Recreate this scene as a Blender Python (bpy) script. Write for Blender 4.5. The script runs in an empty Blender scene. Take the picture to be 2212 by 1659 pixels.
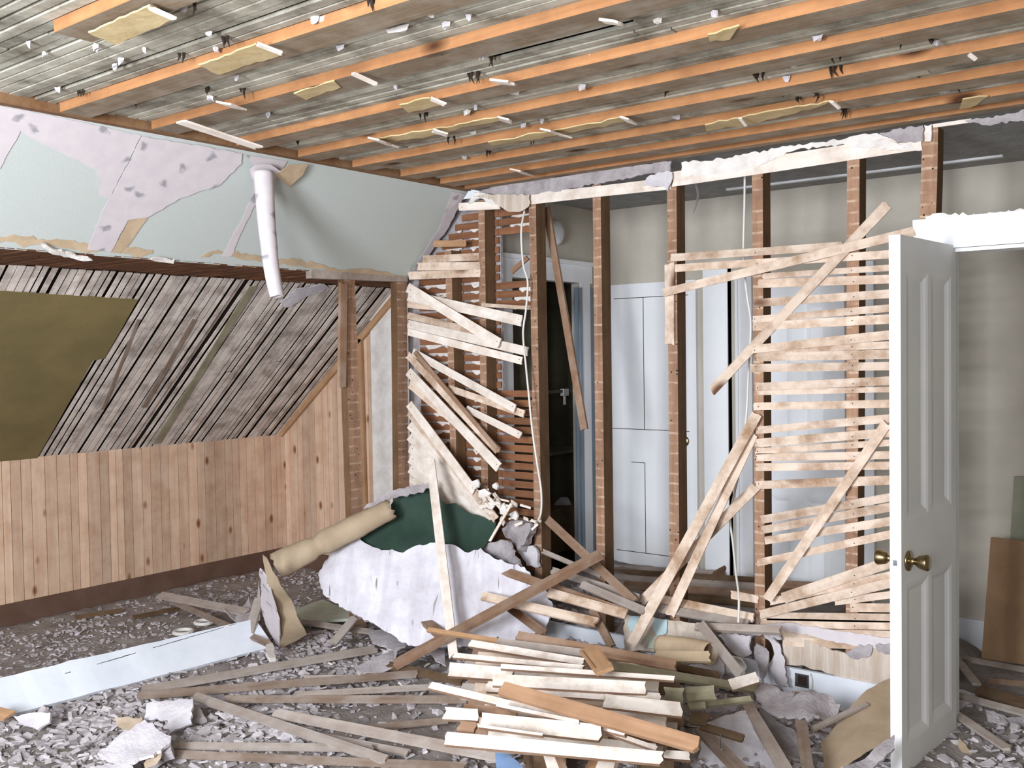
import bpy, bmesh, math, random
from mathutils import Vector, Matrix, noise
from mathutils.geometry import delaunay_2d_cdt

random.seed(7)
S = bpy.context.scene
COL = S.collection

# ------------------------------------------------------------------ camera, sky, lights
FPX, CX, CY = 2132.0, 1106.0, 829.5          # focal length and centre of the 2212x1659 photograph
YAW, PITCH, ROLL = math.radians(38.0), -math.atan(64 / 2132), 0.015
CAM = Vector((0, 0, 1.6))
FW = Vector((-math.sin(YAW) * math.cos(PITCH), math.cos(YAW) * math.cos(PITCH), math.sin(PITCH)))
R0 = Vector((math.cos(YAW), math.sin(YAW), 0)); U0 = R0.cross(FW)
RT = R0 * math.cos(ROLL) - U0 * math.sin(ROLL); UP = U0 * math.cos(ROLL) + R0 * math.sin(ROLL)
cd = bpy.data.cameras.new('camera'); cam = bpy.data.objects.new('camera', cd); COL.objects.link(cam)
cd.sensor_width = 36; cd.lens = FPX / 2212 * 36; cd.clip_start = .02
cam.matrix_world = Matrix(((RT.x, UP.x, -FW.x, CAM.x), (RT.y, UP.y, -FW.y, CAM.y), (RT.z, UP.z, -FW.z, CAM.z), (0, 0, 0, 1)))
S.camera = cam

W = bpy.data.worlds.new('daylight'); S.world = W; W.use_nodes = True
bg = W.node_tree.nodes['Background']; bg.inputs[0].default_value = (.86, .93, 1, 1); bg.inputs[1].default_value = .55

def area(name, loc, target, sx, sy, power, col):
    l = bpy.data.lights.new(name, 'AREA'); l.shape = 'RECTANGLE'; l.size = sx; l.size_y = sy; l.energy = power; l.color = col
    o = bpy.data.objects.new(name, l); COL.objects.link(o); o.location = loc
    o.rotation_euler = (Vector(target) - Vector(loc)).to_track_quat('-Z', 'Y').to_euler()
    return o
area('window_daylight', (-1.6, -1.3, 1.75), (-2.6, 4.0, .7), .8, 1.4, 165, (.88, .94, 1))
area('second_window_daylight', (-.1, -1.4, 1.7), (-3.4, 4.2, .9), .5, 1.3, 55, (.95, .97, 1))

S.view_settings.view_transform = 'Standard'; S.view_settings.look = 'None'
S.view_settings.gamma = 1; S.view_settings.use_curve_mapping = False
S.view_settings.exposure = .75

# ------------------------------------------------------------------ helpers
def ray(x, y): return FW + RT * ((x - CX) / FPX) - UP * ((y - CY) / FPX)
def at(x, y, pl):
    """the point where the sight line of a photograph pixel meets a plane of the room"""
    r = ray(x, y); k = pl[0]
    if k == 'P':
        n = pl[2]; t = (pl[1] - CAM).dot(n) / r.dot(n)
    else:
        i = 'XYZ'.index(k); t = (pl[1] - CAM[i]) / r[i]
    return CAM + r * t
def proj(p):
    d = p - CAM; z = d.dot(FW)
    return Vector((CX + FPX * d.dot(RT) / z, CY - FPX * d.dot(UP) / z)), z
def X(v): return ('X', v)
def Y(v): return ('Y', v)
def Z(v): return ('Z', v)
def P(a, b, c): return ('P', a, (b - a).cross(c - a).normalized())
def nrm(pl):
    if pl[0] == 'P': n = pl[2].copy()
    else: n = Vector([1 if a == pl[0] else 0 for a in 'XYZ'])
    return n
class Crop:                                    # an enlarged window of the photograph
    def __init__(s, x, y, k): s.x, s.y, s.k = x, y, k
    def __call__(s, a, b): return (s.x + a * s.k, s.y + b * s.k)
    def pts(s, *l): return [s(*p) for p in l]

def tag(o, label=None, cat=None, group=None, kind=None):
    if label: o['label'] = label
    if cat: o['category'] = cat
    if group: o['group'] = group
    if kind: o['kind'] = kind
    return o
def link(name, me, mat, parent=None, mw=None, smooth=False):
    o = bpy.data.objects.new(name, me); COL.objects.link(o)
    for m in (mat if isinstance(mat, (list, tuple)) else [mat]): me.materials.append(m)
    if mw is not None: o.matrix_world = mw
    if parent is not None:
        o.parent = parent; o.matrix_parent_inverse = parent.matrix_basis.inverted()
    if smooth: me.polygons.foreach_set('use_smooth', [True] * len(me.polygons))
    return o
def obj(name, bm, mat, parent=None, smooth=False, centre=True):
    """bm is in world coordinates; the object's origin is put at its middle"""
    bmesh.ops.recalc_face_normals(bm, faces=bm.faces)
    me = bpy.data.meshes.new(name); mw = Matrix()
    if centre and bm.verts:
        lo = Vector([min(v.co[i] for v in bm.verts) for i in range(3)]); hi = Vector([max(v.co[i] for v in bm.verts) for i in range(3)])
        c = (lo + hi) / 2; bmesh.ops.translate(bm, verts=bm.verts, vec=-c); mw = Matrix.Translation(c)
    bm.to_mesh(me); bm.free()
    return link(name, me, mat, parent, mw, smooth)
def empty(name, loc):
    o = bpy.data.objects.new(name, None); COL.objects.link(o); o.location = loc; o.empty_display_size = .1
    return o
def box(bm, a, b, mi=0):
    vs = [bm.verts.new((x, y, z)) for x in (a[0], b[0]) for y in (a[1], b[1]) for z in (a[2], b[2])]
    for q in ((0, 1, 3, 2), (4, 6, 7, 5), (0, 4, 5, 1), (2, 3, 7, 6), (0, 2, 6, 4), (1, 5, 7, 3)):
        f = bm.faces.new([vs[i] for i in q]); f.material_index = mi
    return vs
def obox(bm, o, ax, ay, az, mi=0):
    """oblique box from corner o along three edge vectors"""
    vs = [bm.verts.new(o + ax * i + ay * j + az * k) for i in (0, 1) for j in (0, 1) for k in (0, 1)]
    for q in ((0, 1, 3, 2), (4, 6, 7, 5), (0, 4, 5, 1), (2, 3, 7, 6), (0, 2, 6, 4), (1, 5, 7, 3)):
        f = bm.faces.new([vs[i] for i in q]); f.material_index = mi
def tube(bm, pts, r, n=8, rs=None, caps=True):
    rings = []
    for i, p in enumerate(pts):
        t = (pts[min(i + 1, len(pts) - 1)] - pts[max(i - 1, 0)]).normalized()
        u = t.orthogonal().normalized() if i == 0 else (u - t * u.dot(t)).normalized()
        v = t.cross(u); q = rs[i] if rs else r
        rings.append([bm.verts.new(p + (u * math.cos(a) + v * math.sin(a)) * q) for a in [2 * math.pi * k / n for k in range(n)]])
    for a, b in zip(rings, rings[1:]):
        for k in range(n): bm.faces.new((a[k], a[(k + 1) % n], b[(k + 1) % n], b[k]))
    if caps: bm.faces.new(rings[0]); bm.faces.new(rings[-1])
def lathe(bm, o, axis, prof, n=20):
    axis = axis.normalized(); u = axis.orthogonal().normalized(); v = axis.cross(u); rings = []
    for h, r in prof:
        rings.append([bm.verts.new(o + axis * h + (u * math.cos(2 * math.pi * k / n) + v * math.sin(2 * math.pi * k / n)) * max(r, 1e-4)) for k in range(n)])
    for a, b in zip(rings, rings[1:]):
        for k in range(n): bm.faces.new((a[k], a[(k + 1) % n], b[(k + 1) % n], b[k]))
    bm.faces.new(rings[0]); bm.faces.new(rings[-1])
def spline(pts, n=8):
    out = []
    for i in range(len(pts) - 1):
        p0, p1, p2, p3 = pts[max(i - 1, 0)], pts[i], pts[i + 1], pts[min(i + 2, len(pts) - 1)]
        for k in range(n):
            t = k / n
            out.append(.5 * ((2 * p1) + (p2 - p0) * t + (2 * p0 - 5 * p1 + 4 * p2 - p3) * t * t + (3 * p1 - p0 - 3 * p2 + p3) * t ** 3))
    return out + [pts[-1]]

def plank(name, a, b, w, t, mat, n, rag=.008, bow=0., seg=6, parent=None, mats=None, twist=0.):
    """a sawn strip from a to b, its broad face towards n, ragged at both ends"""
    d = b - a; L = d.length; d.normalize()
    n = (n - d * n.dot(d)).normalized(); wd = n.cross(d)
    bm = bmesh.new(); cols = 4 if w > .02 else 2; rows = []
    r0 = [random.uniform(0, rag) for _ in range(cols)]; r1 = [random.uniform(0, rag) for _ in range(cols)]
    ph = random.uniform(0, 6)
    for i in range(seg + 1):
        s = i / seg; row = []
        x = (s - .5) * L; wob = .03 * math.sin(ph + s * 5)
        for j in range(cols):
            y = (j / (cols - 1) - .5) * w * (1 + wob)
            xx = x + (r0[j] if i == 0 else 0) - (r1[j] if i == seg else 0)
            z = bow * (1 - (2 * s - 1) ** 2) + twist * (s - .5) * y / max(w, 1e-3) * w
            row.append((bm.verts.new((xx, y, z + t / 2)), bm.verts.new((xx, y, z - t / 2))))
        rows.append(row)
    for i in range(seg):
        for j in range(cols - 1):
            A, B, C, D = rows[i][j], rows[i + 1][j], rows[i + 1][j + 1], rows[i][j + 1]
            bm.faces.new((A[0], B[0], C[0], D[0]))
            f = bm.faces.new((A[1], D[1], C[1], B[1]))
        for j in (0, cols - 1):
            A, B = rows[i][j], rows[i + 1][j]
            f = bm.faces.new((A[0], A[1], B[1], B[0])); f.material_index = 1 if mats else 0
    for i in (0, seg):
        for j in range(cols - 1):
            A, B = rows[i][j], rows[i][j + 1]; bm.faces.new((A[0], B[0], B[1], A[1]))
    bmesh.ops.recalc_face_normals(bm, faces=bm.faces)
    me = bpy.data.meshes.new(name); bm.to_mesh(me); bm.free()
    c = (a + b) / 2
    mw = Matrix(((d.x, wd.x, n.x, c.x), (d.y, wd.y, n.y, c.y), (d.z, wd.z, n.z, c.z), (0, 0, 0, 1)))
    return link(name, me, mats or mat, parent, mw)
def pxw(a, b, n, wpx, mx=.16):
    """metres of width that look wpx wide"""
    d = (b - a).normalized(); nn = (n - d * n.dot(d)).normalized(); wd = nn.cross(d); m = (a + b) / 2
    p0, _ = proj(m); p1, _ = proj(m + wd * .01); q, _ = proj(m + d * .01)
    e = (q - p0).normalized(); v = p1 - p0; perp = abs(v.x * e.y - v.y * e.x) / .01
    return min(mx, wpx / max(perp, 1))
def strip(label, p, q, wpx, pa, pb, mat, name='lath', cat='lath', n=None, t=.007, group=None, bow=0., rag=.01, mx=.16, twist=0.):
    a, b = at(*p, pa), at(*q, pb)
    if n is None:
        n = nrm(pa)
        if n.dot(CAM - a) < 0: n = -n
    o = plank(name, a, b, pxw(a, b, n, wpx, mx), t, mat, n, rag=rag, bow=bow, twist=twist)
    return tag(o, label, cat, group)

def jag(pts, amp, step):
    out = []
    for i, p in enumerate(pts):
        q = pts[(i + 1) % len(pts)]; p, q = Vector(p), Vector(q); d = q - p; L = d.length
        k = max(1, int(L / step)); nn = Vector((-d.y, d.x)) / max(L, 1e-6)
        for j in range(k):
            out.append(p + d * (j / k) + (nn * random.uniform(-amp, amp) if j else Vector((0, 0))))
    return out
def sheet(name, pts, pl, mat, thick=.006, amp=2., step=9., bump=0., bs=6., fn=None, parent=None, grid=16, smooth=True, back=None):
    """a torn sheet whose outline is read off the photograph, lying on a plane of the room, with real thickness"""
    out = jag(pts, amp, step); verts = [Vector((p[0], p[1])) for p in out]; n0 = len(verts)
    xs = [p.x for p in verts]; ys = [p.y for p in verts]
    def inside(x, y):
        c = False
        for i in range(n0):
            a, b = verts[i], verts[i - 1]
            if (a.y > y) != (b.y > y) and x < (b.x - a.x) * (y - a.y) / (b.y - a.y) + a.x: c = not c
        return c
    y = min(ys) + grid * .5
    while y < max(ys):
        x = min(xs) + grid * .5
        while x < max(xs):
            if inside(x, y): verts.append(Vector((x + random.uniform(-3, 3), y + random.uniform(-3, 3))))
            x += grid
        y += grid
    v2, _, faces, _, _, _ = delaunay_2d_cdt(verts, [], [list(range(n0))], 1, 1e-4)
    bm = bmesh.new(); n = nrm(pl); vv = []
    if n.dot(CAM - at(verts[0].x, verts[0].y, pl)) < 0: n = -n
    for p in v2:
        w = at(p.x, p.y, pl)
        if bump: w = w + n * bump * noise.noise(w * bs)
        if fn: w = fn(w, p)
        vv.append(bm.verts.new(w))
    for f in faces:
        if len(set(f)) > 2:
            try: bm.faces.new([vv[i] for i in f])
            except ValueError: pass
    for v in [v for v in bm.verts if not v.link_faces]: bm.verts.remove(v)
    bmesh.ops.recalc_face_normals(bm, faces=bm.faces)
    if bm.faces:                                            # front faces look along n
        s = sum((f.normal.dot(n) * f.calc_area() for f in bm.faces))
        if s < 0: bmesh.ops.reverse_faces(bm, faces=bm.faces)
    c = sum((v.co for v in bm.verts), Vector()) / max(1, len(bm.verts)); bmesh.ops.translate(bm, verts=bm.verts, vec=-c)
    bm.normal_update(); front = list(bm.faces); vmap = {v: bm.verts.new(v.co - v.normal * thick) for v in list(bm.verts)}
    rim = [e for e in bm.edges if len(e.link_faces) == 1]
    for f in front:
        g = bm.faces.new([vmap[v] for v in reversed(f.verts)]); g.material_index = 1 if back else 0
    for e in rim:
        l = e.link_loops[0]; a, b = l.vert, l.link_loop_next.vert
        g = bm.faces.new((b, a, vmap[a], vmap[b])); g.material_index = 1 if back else 0
    me = bpy.data.meshes.new(name); bm.to_mesh(me); bm.free()
    o = link(name, me, [mat] + ([back] if back else []), parent, Matrix.Translation(c), smooth)
    if smooth: me.set_sharp_from_angle(angle=math.radians(28))
    return o
ORD = ('topmost second third fourth fifth sixth seventh eighth ninth tenth eleventh twelfth thirteenth fourteenth fifteenth sixteenth '
       'seventeenth eighteenth nineteenth twentieth twenty-first twenty-second twenty-third twenty-fourth twenty-fifth twenty-sixth '
       'twenty-seventh twenty-eighth twenty-ninth thirtieth').split()

# ------------------------------------------------------------------ materials
def srgb(h):
    v = [int(h[i:i + 2], 16) / 255 for i in (0, 2, 4)]
    return tuple(c / 12.92 if c < .04045 else ((c + .055) / 1.055) ** 2.4 for c in v) + (1,)
class NT:
    def __init__(s, name):
        s.m = bpy.data.materials.new(name); s.m.use_nodes = True; s.t = s.m.node_tree; s.b = s.t.nodes['Principled BSDF']
        s.b.inputs['Specular IOR Level'].default_value = .25
    def n(s, k, **kw):
        o = s.t.nodes.new('ShaderNode' + k)
        for a, b in kw.items(): setattr(o, a, b)
        return o
    def l(s, a, b): s.t.links.new(a, b)
    def set(s, i, v):
        if hasattr(v, 'is_linked') or hasattr(v, 'links'): s.l(v, i)
        else: i.default_value = v
    def coord(s, scale=(1, 1, 1), src='Object', off=False):
        c = s.n('TexCoord') if src != 'World' else s.n('NewGeometry')
        out = c.outputs['Position' if src == 'World' else src]
        if off:
            oi = s.n('ObjectInfo'); a = s.n('VectorMath', operation='SCALE'); 
            cmb = s.n('CombineXYZ'); 
            for k in range(3): s.l(oi.outputs['Random'], cmb.inputs[k])
            s.l(cmb.outputs[0], a.inputs[0]); a.inputs['Scale'].default_value = 37
            b = s.n('VectorMath', operation='ADD'); s.l(out, b.inputs[0]); s.l(a.outputs[0], b.inputs[1]); out = b.outputs[0]
        mp = s.n('Mapping'); s.l(out, mp.inputs[0]); mp.inputs['Scale'].default_value = scale
        return mp.outputs[0]
    def noise(s, vec, scale, detail=4, rough=.6):
        o = s.n('TexNoise'); s.l(vec, o.inputs['Vector']); o.inputs['Scale'].default_value = scale; o.inputs['Detail'].default_value = detail; o.inputs['Roughness'].default_value = rough
        return o.outputs['Fac']
    def vor(s, vec, scale, rnd=1.):
        o = s.n('TexVoronoi'); s.l(vec, o.inputs['Vector']); o.inputs['Scale'].default_value = scale; o.inputs['Randomness'].default_value = rnd
        return o.outputs['Distance']
    def ramp(s, fac, a, b, lo=(0, 0, 0, 1), hi=(1, 1, 1, 1)):
        o = s.n('ValToRGB'); s.l(fac, o.inputs[0]); e = o.color_ramp.elements
        e[0].position = a; e[0].color = lo; e[1].position = b; e[1].color = hi
        return o.outputs[0]
    def mix(s, fac, a, b, mode='MIX'):
        o = s.n('Mix', data_type='RGBA', blend_type=mode)
        s.set(o.inputs[0], fac); s.set(o.inputs[6], a); s.set(o.inputs[7], b)
        return o.outputs[2]
    def math(s, op, a, b=0.):
        o = s.n('Math', operation=op); s.set(o.inputs[0], a); s.set(o.inputs[1], b); return o.outputs[0]
    def done(s, col, rough=.85, bump=None, strength=.3, dist=.004, metal=0):
        s.set(s.b.inputs['Base Color'], col); s.b.inputs['Roughness'].default_value = rough; s.b.inputs['Metallic'].default_value = metal
        if bump is not None:
            bp = s.n('Bump'); bp.inputs['Strength'].default_value = strength; bp.inputs['Distance'].default_value = dist
            s.l(bump, bp.inputs['Height']); s.l(bp.outputs[0], s.b.inputs['Normal'])
        return s.m
def wood(name, a, b, stain=None, stain_amt=.5, var=.25, island=False, gx=2.5, gy=45, nails=0, knots=0, knotcol='4a2a16', stripes=None, world=None, sscale=7.):
    """sawn wood: grain along local x, each piece its own shade"""
    m = NT(name); a, b = srgb(a), srgb(b)
    sc = {'x': (gx, gy, gy), 'y': (gy, gx, gy), 'z': (gy, gy, gx)}[world or 'x']
    v = m.coord(sc, off=True) if not world else m.coord(sc)
    g = m.noise(v, 1, 5); col = m.mix(m.ramp(g, .3, .7), a, b)
    v1 = m.coord(off=True) if not world else m.coord()
    if stain:
        col = m.mix(m.math('MULTIPLY', m.ramp(m.noise(v1, sscale, 6, .65), .42, .68), stain_amt), col, srgb(stain))
    if stripes:
        w = m.n('TexWave', wave_type='BANDS', bands_direction='X'); m.l(m.coord(), w.inputs[0]); w.inputs['Scale'].default_value = 2 * math.pi / .049 / 20; w.inputs['Distortion'].default_value = .6; w.inputs['Detail Scale'].default_value = 4
        f = m.math('MULTIPLY', m.ramp(w.outputs['Fac'], .82, .98), m.ramp(m.noise(v1, 16, 3), .38, .62))
        col = m.mix(m.math('MULTIPLY', f, .4), col, srgb(stripes))
    if knots:
        vk = m.coord((knots * .45, knots, knots) if not world else {'z': (knots, knots, knots * .5), 'y': (knots, knots * .5, knots)}[world], off=not world)
        d = m.vor(vk, 1); col = m.mix(m.ramp(d, .07, .17, (1, 1, 1, 1), (0, 0, 0, 1)), col, srgb(knotcol))
    if nails:
        d = m.vor(m.coord(off=True), nails, .85); col = m.mix(m.ramp(d, .09, .13, (1, 1, 1, 1), (0, 0, 0, 1)), col, srgb('20140e'))
    r = m.n('NewGeometry').outputs['Random Per Island'] if island else m.n('ObjectInfo').outputs['Random']
    o = m.n('MapRange'); m.l(r, o.inputs[0]); o.inputs[3].default_value = 1 - var; o.inputs[4].default_value = 1 + var * .6
    hsv = m.n('HueSaturation'); m.l(o.outputs[0], hsv.inputs['Value']); m.l(col, hsv.inputs['Color'])
    return m.done(hsv.outputs[0], .85, g, .35, .003)
def plain(name, c, c2=None, sc=5, rough=.8, bump=0, bsc=40, metal=0, detail=5, world=False, contrast=(.35, .65)):
    m = NT(name); v = m.coord(src='World' if world else 'Object'); f = m.noise(v, sc, detail)
    col = m.mix(m.ramp(f, *contrast), srgb(c), srgb(c2 or c))
    return m.done(col, rough, m.noise(v, bsc, 4) if bump else None, bump, .01, metal)

M = {}
M['joist'] = wood('joist_pine', 'ba875c', 'a26f48', '80563a', .5, .14, knots=5)
M['joist_under'] = wood('joist_underside', '94806a', '7f6c58', 'aea293', .6, .12, knots=5, sscale=9)
M['ledger'] = wood('ledger_wood', '8d6747', '77543a', 'a08468', .5, .1)
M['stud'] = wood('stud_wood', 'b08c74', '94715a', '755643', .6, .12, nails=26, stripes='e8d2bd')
M['studside_shade'] = wood('stud_side_shaded', '7e5f46', '695038', '523c2a', .5, .15)  # shade on the studs' side faces, put into a darker brown
M['lath'] = wood('lath_wood', 'e6d2c2', 'd8c0ac', '9c7a5e', .95, .12, knots=5, knotcol='6d4a35')
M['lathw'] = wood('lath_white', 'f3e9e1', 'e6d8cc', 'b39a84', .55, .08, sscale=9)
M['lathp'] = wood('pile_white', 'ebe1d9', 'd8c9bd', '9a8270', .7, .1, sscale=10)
M['plank'] = wood('brown_plank', 'b08a6c', '9a7558', '805f47', .5, .1, knots=4)
M['lathdb'] = wood('dusty_brown', '958071', '7d695b', 'b0a49c', .6, .12)
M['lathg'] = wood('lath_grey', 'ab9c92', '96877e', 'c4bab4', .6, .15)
M['lathb'] = wood('lath_brown', '957660', '80604a', 'b5a090', .5, .16, knots=3)
M['latho'] = wood('lath_orange', 'c29b78', 'ad8460', '8c694c', .5, .1, knots=4)
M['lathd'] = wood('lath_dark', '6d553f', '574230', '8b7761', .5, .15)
M['lathtan_shade'] = wood('lath_tan_and_shade', 'b1a98f', '9a9079', '746d57', .6, .2)  # shade on the heap boards put into the olive; a tan batten shares it
M['backlath'] = wood('back_lath', '98694c', '80543a', '66432f', .4, .2)
M['ceil'] = wood('ceiling_slats', 'd2cdbf', 'b3ac9c', '665d4e', .85, .22, island=True, world=None, sscale=6, gx=3, gy=30)
M['slope'] = wood('slope_slats', 'ece0d8', 'd4c5bb', '86746a', .75, .16, island=True, sscale=9, gx=2, gy=40)
M['soffit'] = wood('soffit_slats', '7c5238', '633d27', '3f2718', .6, .25, island=True)
M['pine'] = wood('pine_panelling', 'e2c6ad', 'd2ab90', 'b98f74', .55, .24, island=True, world='z', gx=1.5, gy=26, knots=8, knotcol='8a5a3a')
M['black'] = plain('roof_dark', '1c1713', '2a221b', 8)
M['plaster'] = plain('plaster', 'd9d3d6', 'c2bac0', 9, .95, .5, 60)
M['plasterg'] = plain('plaster_grey', 'b6aeb0', '968d90', 12, .95, .7, 50)
M['plasterw'] = plain('plaster_white', 'efeae6', 'dad2cc', 10, .95, .5, 60)
M['paperback'] = plain('paper_backing', 'c9b6a2', 'b29c86', 14, .9, .3, 30)
M['tan'] = plain('tan_paper', 'cdb699', 'bca488', 9, .75, .2, 30)
M['tanceil'] = plain('tan_board', 'd3bd92', 'bfa77b', 9, .85, .2, 30)
M['green'] = plain('green_paper', 'c6cbc7', 'bec3c0', 240, .9, .05, 160, contrast=(.4, .6))
M['white'] = plain('white_paint', 'f6f6f8', 'eeeef2', 3, .45, .04, 15)
M['doorwhite'] = plain('door_paint', 'eceaea', 'e2e0e2', 3, .5)
M['beige'] = plain('beige_wall', 'c9c1b4', 'bcb4a8', 3, .9, .12, 60)
M['hallceil'] = plain('hall_ceiling', 'a3a19e', '8e8c8b', 14, .95, .5, 40)
M['olive'] = plain('olive_board', '85754e', '786a47', 4, .85, .1, 40)
M['darkgreen'] = plain('green_backing', '34493f', '2a3c34', 6, .7, .25, 18)
M['base'] = plain('brown_paint', '6e5549', '62493c', 6, .6)
M['whiteboard'] = plain('skirting_white', 'eaedf4', 'dde1ea', 5, .55, .05, 20)
M['dust'] = plain('dusty_floor', 'a39a96', '7f7570', 7, .95, .8, 45, detail=8)
M['rubble'] = wood('rubble_bits', 'c8c0c2', 'b0a7a9', '938987', .6, .25, island=True, gx=20, gy=20)
M['brass'] = plain('aged_brass', 'a8946e', '857252', 9, .3, metal=1)
M['steel'] = plain('steel', 'b5b5b8', '8c8c90', 9, .3, metal=1)
M['cable'] = plain('cable_white', 'e4e0da', 'd8d3cc', 6, .5)
M['card'] = plain('cardboard', '94755a', '84684e', 5, .85, .1, 30)
M['kraft'] = plain('kraft_paper', 'bba68d', 'a9947b', 6, .7, .15, 20)
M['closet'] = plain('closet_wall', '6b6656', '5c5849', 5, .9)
M['greybluedoor'] = plain('grey_blue_paint', '8d9aa6', '7f8c98', 3, .5)
M['sage'] = plain('sage_board', '9b9c88', '8d8e7b', 6, .85)
M['blue'] = plain('blue_plastic', '9dbce6', '8badde', 5, .4)
M['grille'] = plain('soot', '2a211c', '3b3029', 20, .95)
M['cyan'] = plain('cyan_paint', 'c3dae2', 'b9cfd2', 16, .85, .2, 40)
M['greenish'] = plain('pale_green_paint', 'c9cdbd', 'b9bfae', 16, .85, .2, 40)
def flower_paper():
    m = NT('lilac_paper'); v = m.coord(src='World')
    col = m.mix(m.ramp(m.noise(v, 14), .3, .7), srgb('d8ced0'), srgb('cdc3c8'))
    vm = m.coord((1, 1, 1), src='World'); nz = m.n('TexNoise'); m.l(vm, nz.inputs['Vector']); nz.inputs['Scale'].default_value = 22
    ad = m.n('VectorMath', operation='MULTIPLY_ADD'); m.l(nz.outputs['Color'], ad.inputs[0]); ad.inputs[1].default_value = (.06, .06, .06); m.l(vm, ad.inputs[2])
    sp = m.n('SeparateXYZ'); m.l(ad.outputs[0], sp.inputs[0]); cb = m.n('CombineXYZ'); m.l(sp.outputs[1], cb.inputs[0]); m.l(m.math('MULTIPLY', sp.outputs[2], 1.45), cb.inputs[1])
    vo = m.n('TexVoronoi', voronoi_dimensions='2D'); m.l(cb.outputs[0], vo.inputs['Vector']); vo.inputs['Scale'].default_value = 6.5; d = vo.outputs['Distance']
    col = m.mix(m.math('MULTIPLY', m.ramp(d, .06, .16, (1, 1, 1, 1), (0, 0, 0, 1)), .65), col, srgb('74747f'))
    return m.done(col, .8)
M['lilac'] = flower_paper()
def slab_mat():
    m = NT('plaster_slab'); v = m.coord(src='World')
    col = m.mix(m.ramp(m.noise(v, 9), .35, .65), srgb('e6e3ea'), srgb('d2ccd4'))
    cb = m.n('CombineXYZ')
    for i, (dv, k) in enumerate((((.93, .34, .10), 26.), ((-.15, .62, .77), 4.))):
        dt = m.n('VectorMath', operation='DOT_PRODUCT'); m.l(v, dt.inputs[0]); dt.inputs[1].default_value = dv; m.l(m.math('MULTIPLY', dt.outputs['Value'], k), cb.inputs[i])
    col = m.mix(m.math('MULTIPLY', m.ramp(m.noise(cb.outputs[0], 1, 2), .66, .70), .75), col, srgb('6b625f'))
    col = m.mix(m.math('MULTIPLY', m.ramp(m.noise(cb.outputs[0], .45, 2), .45, .6), .35), col, srgb('b9b2bb'))
    return m.done(col, .95, m.noise(v, 30), .5, .008)
M['slab'] = slab_mat()
def streak_paper():
    m = NT('stripped_wall'); v = m.coord((30, 30, 2), src='World')
    col = m.mix(m.ramp(m.noise(v, 1, 4), .35, .65), srgb('d6c8bc'), srgb('b9a797'))
    return m.done(col, .9, m.noise(m.coord(src='World'), 40), .4, .006)
M['streak'] = streak_paper()

# ------------------------------------------------------------------ the setting
YP, XK, XS = 4.25, -6.0, -4.11            # lath partition, knee wall, line of the removed wall
ZC = 2.52                                  # underside of the ceiling furring
def struct(name, bm, mat, smooth=False, label=None):
    o = obj(name, bm, mat, None, smooth); o['kind'] = 'structure'
    if label: tag(o, label, name.split('_')[0])
    return o
def slats(bm, x0, x1, y0, y1, z, t, pitch, gap, cut=None, jz=.003, miss=0., seam=None):
    """thin strips running along x, laid side by side along y"""
    y = y0
    while y < y1:
        w = pitch - gap * random.uniform(.5, 2.)
        if random.random() >= miss:
            xs = [x0] + sorted(random.uniform(x0, x1) for _ in range(random.choice((0, 1, 1, 2)))) + [x1]
            for a, b in zip(xs, xs[1:]):
                dz = random.uniform(-jz, jz); q = random.uniform(-.002, .002)
                lo, hi = (a, b - .004)
                if cut:
                    r = cut(y + w / 2)
                    segs = [(lo, hi)] if r is None else [(lo, min(hi, r[0])), (max(lo, r[1]), hi)]
                else: segs = [(lo, hi)]
                for l2, h2 in segs:
                    if h2 - l2 > .01: box(bm, (l2, y + q, z + dz), (h2, y + q + w, z + dz + t))
        y += pitch
def floor():
    bm = bmesh.new(); box(bm, (-6.1, -.4, -.1), (1.6, 7.0, -.02)); struct('floor', bm, M['dust'])
floor()
def ceiling():
    bm = bmesh.new()
    def cut(y): return (-2.02, -1.48) if 2.485 < y < 2.545 else None      # one board has dropped out: a dark slot
    slats(bm, -3.60, 1.5, .6, YP + .1, ZC + .035, .012, .046, .009, cut=cut)
    o = obj('ceiling', bm, M['ceil']); o['kind'] = 'structure'
    bm = bmesh.new(); box(bm, (-6.2, -.4, ZC + .09), (1.6, YP + .1, ZC + .12)); struct('ceiling_deck', bm, M['black'])
ceiling()
# upper slope: papered plaster, from the ceiling edge down to the recess
SA, SB, SC = Vector((-3.63, 1, ZC)), Vector((-3.63, 4, ZC)), Vector((-4.11, 1, 2.06))
SLOPE = P(SA, SB, SC); SN = SLOPE[2] if SLOPE[2].dot(CAM - SA) > 0 else -SLOPE[2]; SLOPE = ('P', SA, SN)
def slope_lift(d): return ('P', SA + SN * d, SN)
bm = bmesh.new(); q = SC - SA; obox(bm, Vector((-3.63, .6, ZC)) - SN * .03, q * 1.0, Vector((0, YP - .6 + .02, 0)), SN * .03)
struct('wall_slope', bm, M['green'])
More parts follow.
